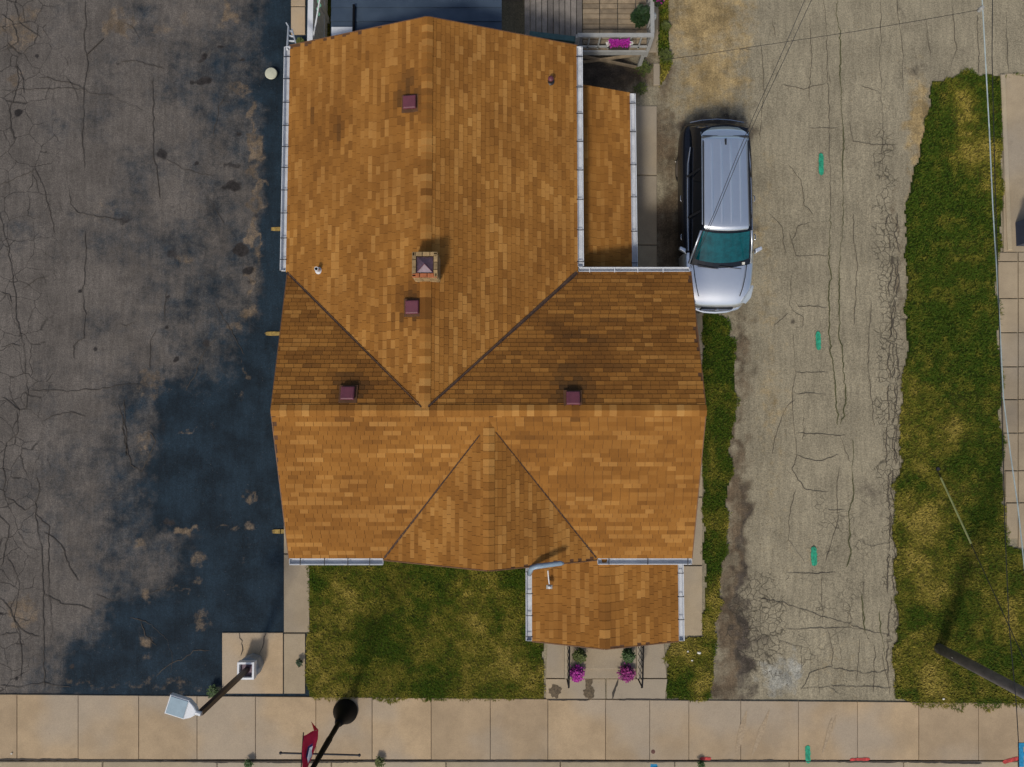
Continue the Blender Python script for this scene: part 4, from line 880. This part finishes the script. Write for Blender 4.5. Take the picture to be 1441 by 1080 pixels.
# ---------------------------------------------------------------- lamps and poles
pd = P(357,934); t = empty('parking_lot_lamp', (pd.x, pd.y, .035)); tag(t, 'floodlight on a bronze pole with white-rimmed concrete base by the lot corner', 'lamp post'); b0 = t.location.copy()
MB().lathe([(.29,0),(.29,.32),(.26,.36)], n=8).build('footing', simple('footing_grey', (.30,.32,.33), .8), t)
for (x0,x1,y0,y1) in ((-.22,.22,-.22,-.17),(-.22,.22,.17,.22),(-.22,-.17,-.17,.17),(.17,.22,-.17,.17)): MB().box(x0,x1,y0,y1,.35,.55).build('rim_board', M['white'], t)
MB().box(-.168,.168,-.168,.168,.36,.43).build('base_plate', M['purple'], t)
top = 3.35
MB().box(-.055,.055,-.055,.055,.42,top-.1).build('pole', M['lampbrown'], t)
hp = P(270,992,top)-Vector((b0.x,b0.y,0)); ang = math.atan2(.24,-1)
d = Vector((-math.cos(R(17)), math.sin(R(17)), 0)); s = Vector((-d.y, d.x, 0)); A = Vector((0,0,top-b0.z)) - Vector((0,0,0)); A.z = top-.12
hd = empty('lamp_head', (0,0,top-.08)); hd.parent = t; hd.rotation_euler = (0, 0, math.atan2(d.y, d.x))
MB().tube([(-.03,0,0),(.1,0,0)], .05, 10).build('knuckle', M['white'], hd)
MB().prism([(.08,-.05),(.16,-.13),(.30,-.21),(.30,.21),(.16,.13),(.08,.05)], -.09, .05, b=.015).build('ballast_box', M['white'], hd)
MB().bbox(.302,.75,-.215,.215,-.09,.03,.012).build('housing', M['white'], hd); MB().bbox(.315,.72,-.19,.19,.02,.042,.004).build('top_panel', M['lens'], hd); MB().box(.34,.70,-.17,.17,-.11,-.088).build('lens', M['glassdark'], hd)

pd = P(487,1000); t = empty('street_lamp', (pd.x, pd.y, .035)); tag(t, 'black ornamental street lamp post with bell base and cross arm on the sidewalk', 'street lamp')
MB().lathe([(.32,0),(.33,.06),(.30,.12),(.26,.2),(.20,.4),(.13,.62),(.11,.75),(.075,.82)], n=28).build('bell_base', M['black'], t, smooth=True)
MB().lathe([(.07,.8),(.062,1.6),(.075,1.7),(.06,3.0),(.05,3.9)], n=14).build('column', M['black'], t)
l_ = MB().lathe([(.06,3.9),(.14,3.98),(.18,4.1),(.16,4.3),(.05,4.4)], n=20).build('lantern', M['white'], t)
MB().tube([(-.93,.03,2.5),(.90,-.02,2.5)], .022, 8).build('cross_arm', M['dark'], t)
for x in (-.93,.90): MB().ball((x, .03 if x < 0 else -.02, 2.5), .036, 2).build('finial', M['dark'], t)
fl = empty('flag', P(426,1034,2.7)); tag(fl, 'red flag with blue and white emblem beside the black street lamp', 'flag'); b0 = fl.location.copy()
MB().tube([P(427,1031,2.62)-b0, P(425,1060,2.9)-b0, P(423,1100,3.3)-b0], .014, 6).build('staff', M['lampbrown'], fl)
MB().tube([P(423,1100,3.3)-b0, Vector((pd.x,pd.y,3.55))-b0], .014, 6).build('bracket', M['dark'], fl)
rows = [((427,1036,2.66),(448,1027,2.45)),((426.5,1046,2.76),(447,1040,2.55)),((426,1058,2.88),(443,1054,2.68)),((425.5,1070,3.0),(438,1068,2.85)),((425,1085,3.12),(432,1083,2.9)),((424,1100,3.28),(430,1100,3.1))]
V = []; Fc = []
for i, (a, b) in enumerate(rows):
    pa, pb = P(*a)-b0, P(*b)-b0
    for j in range(7): f_ = j/6; V.append(pa.lerp(pb, f_)+Vector((0,0,-.05*math.sin(f_*3.1)+.03*math.sin(f_*9+i))))
for i in range(len(rows)-1):
    for j in range(6): Fc.append((7*i+j,7*i+j+1,7*i+j+8,7*i+j+7))
b_ = len(V); V += [P(438,1016,2.15)-b0, P(443,1022,2.2)-b0]; Fc += [(4,b_,b_+1,6)]; 
cl = MB().add(V, Fc).build('cloth', M['red_cloth'], fl, smooth=True); cl.modifiers.new('k','SOLIDIFY').thickness = .006
def patch(name, pts, mat): 
    vv = [P(*p)-b0+Vector((0,0,.03)) for p in pts]; MB().add(vv, [tuple(range(len(vv)))]).build(name, mat, fl)
patch('blue_field', [(431,1062,2.86),(434,1050,2.76),(441,1045,2.68),(439,1052,2.72),(436,1058,2.78),(432,1072,2.9)], M['blue_cloth'])
patch('white_field', [(433,1066,2.95),(436,1052,2.86),(441,1049,2.80),(439,1056,2.84),(440,1062,2.84),(434,1074,2.98)], M['white_cloth'])

pd = P(1320,912); t = empty('utility_pole', (pd.x, pd.y, 0)); tag(t, 'grey wooden utility pole rising out of the right-hand grass', 'utility pole')
MB().tube([(0,0,0),(0,0,9)], [.135,.105], 16).build('pole', M['wood_pole'], t, smooth=True)
for z in (8.3,): MB().bar((-1.1,0,z),(1.1,0,z), .1, .12).build('crossarm', M['wood_pole'], t)
MB().tube([(.12,-.10,0),(.11,-.10,5.5)], .02, 8).build('riser', M['wire'], t)
gy = empty('guy_wire', P(1318,660)); tag(gy, 'guy wire with a yellow-green guard anchored in the grass above the utility pole', 'guy wire'); b0 = gy.location.copy()
e = Vector((pd.x, pd.y+.12, 3.75))-b0; MB().tube([(0,0,0), e], .010, 6).build('wire', M['wire'], gy)
MB().tube([e*.05, e*.38], .022, 8).build('guard', M['guard'], gy); MB().tube([(0,0,-.05),(0,0,.08)], .05, 8).build('anchor', M['dark'], gy)
def wire(name, pts, r, mat, label, cat='wire', group=None):
    pp_ = [P(*p) for p in pts]; o = bpy.data.objects.new(name, None); b = pp_[0].copy(); bpy.data.objects.remove(o)
    o = MB().tube([x-b for x in pp_], r, 6).build(name, mat); o.location = b; return tag(o, label, cat, group)
for k in (0, 1):
    wire('overhead_wire', [(1155-k*12,-40,5.3),(1142-k*9.5,0,5.1),(1103-k*7,85,4.5),(1065-k*5,165,4.0),(1040-k*4,222,3.7),(1008-k*3,300,3.4),(985-k*2,350,3.2),(972-k*2,378,3.05)], .0065, M['wire'], 'right-hand wire of the pair dropping over the silver car to the house' if k == 0 else 'left-hand wire of the pair dropping over the silver car to the house', group='paired service wires')
wire('overhead_wire', [(935,84,2.1),(975,79,2.8),(1060,66,3.4),(1200,45,4.0),(1300,28,4.4),(1378,14,4.8)], .006, M['wire'], 'thin dark wire crossing the top of the alley towards the deck')
wire('overhead_cable', [(1379,-50,5.2),(1383,15,4.8),(1392,180,4.2),(1397,290,4.1),(1405,420,4.0),(1412,560,4.0),(1422,640,4.0),(1432,710,4.1),(1445,830,4.3),(1465,1000,4.6)], .013, M['cable'], 'pale blue-grey cable running along the right-hand grass strip', 'cable')
wire('overhead_wire', [(1397,-50,4.6),(1396,80,4.4),(1400,250,4.2),(1406,450,4.1),(1411,620,4.1),(1414,740,4.1),(1420,880,4.2),(1430,990,4.4),(1433,1040,4.5),(1434,1100,4.6)], .009, M['wire'], 'black wire along the right-hand walk beside the pale cable')
MB  # insulator at the splice
o = MB().lathe([(.03,-.08),(.05,-.04),(.05,.04),(.03,.08)], n=10).build('wire_splice', M['railgrey']); o.location = P(1380,13,4.8); tag(o, 'small grey splice where the thin wire meets the pale cable', 'wire splice')

# ---------------------------------------------------------------- shed, deck and things along the top edge
SZ = 2.35
a = P(465,44,SZ); b = P(706,44,SZ)
t = empty('shed', (a.x, a.y, 0)); tag(t, 'low building with dark blue-grey roof behind the north gable', 'shed'); Wd = b.x-a.x; y0 = -.45
mb = MB().box(.12, Wd-.12, y0+.2, 4.2, 0, SZ-.12); mb.build('wall', M['wall'], t)
for i in range(13):
    yy = y0+i*.36; MB().add([(0,yy,SZ+.05-.11),(Wd,yy,SZ+.05-.11),(Wd,yy+.37,SZ+.03-.11),(0,yy+.37,SZ+.03-.11),(0,yy,SZ+.075-.1),(Wd,yy,SZ+.075-.1),(Wd,yy+.37,SZ+.05-.1),(0,yy+.37,SZ+.05-.1)], [(3,2,1,0),(4,5,6,7),(0,1,5,4),(1,2,6,5),(2,3,7,6),(3,0,4,7)]).build('roof_panel', M['shed'], t)
pv = P(497,25,SZ+.1); MB().bar((pv.x-a.x, y0, SZ+.02),(pv.x-a.x, .65, SZ+.02), .05, .10).build('roof_joint', M['black'], t)
pv = P(481,45,SZ+.1); MB().bbox(pv.x-a.x-.27,pv.x-a.x+.27, y0-.02, .08, SZ-.02, SZ+.06, .01).build('end_flashing', M['white'], t)
# vinyl fence and hose pole on the far left
a = P(436,60,1.6); o = empty('white_fence', (a.x, a.y-.5, 0)); tag(o, 'white fence seen from above at the top left beside the house corner', 'fence')
for z in (.35,1.5): MB().box(-.07,.07,0,4.0,z,z+.1).build('rail', M['white'], o)
for k in range(18): MB().bbox(-.045,.045,.02+k*.22,.21+k*.22,.1,1.48,.01).build('board', M['white'], o)
for y in (0,2.0,4.0): MB().bbox(-.08,.08,y-.08,y+.08,0,1.72,.03).build('post', M['white'], o)
o = slabs('fence_path', [q(410,430,-60,10), q(410,430,11,50)], M['concrete'], z=.05)
t = empty('garden_hose', P(443,52,1.2)); tag(t, 'green and white hose hanging over a thin white pole beside the white fence', 'hose'); b0 = t.location.copy()
MB().tube([P(440,56,1.5)-b0, P(445,30,1.7)-b0, P(454,-25,1.9)-b0], .022, 8).build('pole', M['white'], t)
pts = [P(447+2.5*math.sin(i*1.3)+i*.35, 24-i*2.6, 1.3+i*.03)+Vector((0,0,.03*math.cos(i*1.3)))-b0 for i in range(16)]
MB().tube(pts, .028, 8).build('hose', simple('green_hose', (.18,.42,.30), .5), t, smooth=True)
t = empty('ladder', P(409,62,2.9)); tag(t, 'short white ladder leaning on the north-west roof corner', 'ladder'); b0 = t.location.copy()
A0, A1 = P(404,70,3.0)-b0, P(406,38,2.3)-b0; B0, B1 = P(418,68,3.0)-b0, P(411,42,2.3)-b0
MB().bar(A0, A1, .03, .05).build('side_rail', M['white'], t); MB().bar(B0, B1, .03, .05).build('side_rail', M['white'], t)
for k in range(4): f_ = .12+k*.24; MB().bar(A0.lerp(A1, f_), B0.lerp(B1, f_), .035, .025).build('rung', M['white'], t)
MB().bar(A1, P(403,33,2.2)-b0, .03, .04).bar(B0, P(422,66,2.7)-b0, .025, .03).build('stay', M['white'], t)
c = P(381,103,.15); o = empty('round_cover', (c.x, c.y, .01)); tag(o, 'pale round disc on the dark paving left of the house', 'round cover')
MB().lathe([(.10,0),(.10,.10)], n=24).build('stem', M['gutter_in'], o); MB().lathe([(.165,.10),(.17,.12),(.15,.14),(.05,.15)], n=28).build('cap', simple('pale_cap', (.50,.50,.38), .6, var=.1), o, smooth=False)

# raised timber deck
DZ = 1.05
dk = empty('timber_deck', (0, 0, 0)); x0 = P(738,60,DZ).x; x1 = P(820,60,DZ).x; x2 = P(911,60,DZ).x; yS = P(870,70,DZ).y
dk.location = (x0, yS, 0); tag(dk, 'raised weathered timber deck with grey railing beyond the north-east corner of the house', 'deck'); W1, W2 = x1-x0, x2-x0
nb = 10
for i in range(nb):
    a_ = i*W1/nb; MB().bbox(a_+.004,a_+W1/nb-.012,-.0,4.2,DZ-.03,DZ+random.uniform(-.004,.006),.005).build('plank', M['boardgrey'], dk)
yy = 0.0
while yy < 3.2:
    xa = W1+.01
    for xb in (W1+(W2-W1)*.27, W1+(W2-W1)*.55, W1+(W2-W1)*.83, W2):
        if xb-xa > .05: MB().bbox(xa,xb-.018,yy+.005,yy+.128,DZ-.03,DZ+random.uniform(-.004,.006),.005).build('plank', M['boardtan'], dk)
        xa = xb
    yy += .142
MB().box(0,W2,-.05,-.005,DZ-.2,DZ-.02).build('rim_joist', M['railgrey'], dk)
for x in (.05, W1, W2-.06):
    for y in (.03, 2.5): MB().box(x-.05,x+.05,y-.04,y+.05,0,DZ-.04).build('support', M['railgrey'], dk)
for a_, b_ in (((W1-.25,-.02,DZ-.2),(W2-.15,-.02,.15)),((W2-.15,-.025,DZ-.2),(W1-.25,-.025,.35))): MB().bar(a_, b_, .04, .09).build('brace', M['boardtan'], dk)
rz = DZ+.66
MB().box(W1-.2,W2+.04,-.04,.06,rz,rz+.04).build('top_rail', M['railgrey'], dk); MB().box(W2-.05,W2+.05,.062,3.5,rz,rz+.04).build('top_rail', M['railgrey'], dk)
MB().box(W1-.2,W2+.0,-.02,.02,DZ+.12,DZ+.17).build('lower_rail', M['railgrey'], dk)
for k in range(7): xx = W1-.15+k*(W2-W1+.15)/7; MB().box(xx-.018,xx+.018,-.02,.02,DZ+.05,rz).build('baluster', M['railgrey'], dk)
for k in range(16): yy = .18+k*.2; MB().box(W2-.02,W2+.02,yy-.018,yy+.018,DZ+.05,rz).build('baluster', M['railgrey'], dk)
for x, y in ((W1-.2,0),(W2,0),(W2,1.6)): MB().box(x-.045,x+.045,y-.045,y+.045,DZ-.3,rz+.0).build('rail_post', M['railgrey'], dk)
a_ = P(745,48,1.5)-dk.location; b_ = P(813,56,1.5)-dk.location; a_.z = b_.z = 1.5
MB().bar(a_, b_, .14, .04).build('bench_slat', M['teal'], dk); MB().bar(a_-Vector((0,.0,.45)), b_-Vector((0,0,.45)), .03, .85).build('lattice', M['teal'], dk)
# plants and flowers around the deck
def plant(name, loc, lab, cat, mat, r, ht, n, petals=None, pot=True, lf=.06, seed=0, grp=None):
    t = empty(name, loc); tag(t, lab, cat, grp)
    if pot: MB().lathe([(.08,0),(.12,.16),(.13,.18),(.10,.18)], n=14).build('pot', M['pot'], t)
    tag(leafball((0,0,.1), r, n, ht, lf, seed=seed).build('leaves', mat, t), kind='stuff')
    if petals: tag(leafball((0,0,.12), r*.9, n//2, ht*1.1, lf*.9, seed=seed+50).build('petals', petals, t), kind='stuff')
    return t
p = P(902,22,1.3); plant('potted_plant', (p.x,p.y,DZ), 'dark green plant in the corner of the timber deck', 'plant', M['leafdark'], .27, .45, 500, lf=.11, seed=31)
t = empty('flower_box', (P(872,62,1.7).x, dk.location.y-.17, 1.5)); tag(t, 'window box of magenta flowers hung on the outside of the deck railing', 'flower box')
MB().bbox(-.26,.26,-.09,.09,0,.16,.01).build('trough', M['pot'], t)
for i in range(4):
    tag(leafball((-.2+.13*i,0,.15), .10, 160, .14, .05, seed=60+i).build('petals', M['magenta'], t), kind='stuff')
for x in (-.27,.27): tag(leafball((x,0,.13), .07, 60, .1, .045, seed=66).build('petals', M['litter'], t), 'white blossoms', kind='stuff')
plant('flower_basket', P(925,6,1.6), 'dark magenta flower basket outside the east rail of the deck', 'flowers', M['leafdark'], .17, .3, 260, M['magenta2'], lf=.07, seed=70)
o = MB().ball((0,0,.08), .08, 2, (.7,1.3,1)).build('white_ornament', M['litter'], smooth=True); o.location = P(920,26,1.0); tag(o, 'small white curved ornament below the dark magenta flower basket', 'ornament')
for i, (x, y, r, mt, lb) in enumerate(((303,971,.20,'leaf','green weed clump at the corner of the lamp pad'),(936,82,.24,'weed','leafy weeds at the foot of the deck by the gravel'),(936,40,.14,'weed','thin weeds along the gravel edge beside the deck'),(905,100,.26,'weed','brown-green weeds below the deck braces'),(900,128,.22,'weed','weeds at the north end of the annex path'),(352,1072,.13,'leaf','small green weeds in the kerb joint below the lamp head'),(535,1069,.15,'weed','low weeds in the kerb joint right of the flag'),(985,1073,.10,'leaf','weed tuft in the kerb joint near the short red stroke')
      ,(424,930,.10,'leafdark','dark weed tuft on the edge of the side path'),(424,63,.14,'weed','weeds beside the ladder foot'),(450,45,.14,'leaf','green plants along the white fence'))):
    if r: plant('weed_clump', P(x,y,.02), lb, 'weeds', M[mt], r, .12, int(900*r+80), pot=False, lf=.05, seed=80+i)
# blue box at the right edge
c = P(1475,318,.9); t = empty('storage_bin', (c.x, c.y, .04)); tag(t, 'dark blue bin at the right edge standing on the concrete walk', 'bin')
o = MB().bbox(-.25,.25,-.33,.33,0,.85,.02).build('tub', M['bluebox'], t); MB().bbox(-.28,.28,-.36,.36,.852,.93,.03).build('lid', M['bluegrey'], t); MB().tube([(-.29,-.33,.80),(-.29,.33,.80)], .03, 8).build('handle', M['bluebox'], t)
# litter
for i, (x, y, r, lb) in enumerate(((974,930,.03,'white scrap in the grass beside the east path'),(968,917,.035,'pale scrap of paper near the porch corner'),(1381,938,.03,'white scrap in the grass above the utility pole'),(1328,984,.04,'pale scrap at the foot of the right lawn'),(984,919,.06,'curved pale shard at the soil hollow by the verge'),(951,228,.025,'white pebble between the annex path and the car'),(16,1061,.03,'white speck on the left end of the sidewalk'))):
    o = MB().ball((0,0,0), r, 1, (1,.7,.4), jit=.3).build('litter', M['litter']); o.location = P(x,y,.06); tag(o, lb, 'litter', 'small litter')
o = MB().lathe([(.055,0),(.055,.008),(.04,.012)], n=14).build('valve_cover', simple('rusty_iron', (.13,.05,.035), .7)); o.location = P(919,1058,.034); tag(o, 'small rusty round valve cover set in the sidewalk', 'valve cover')
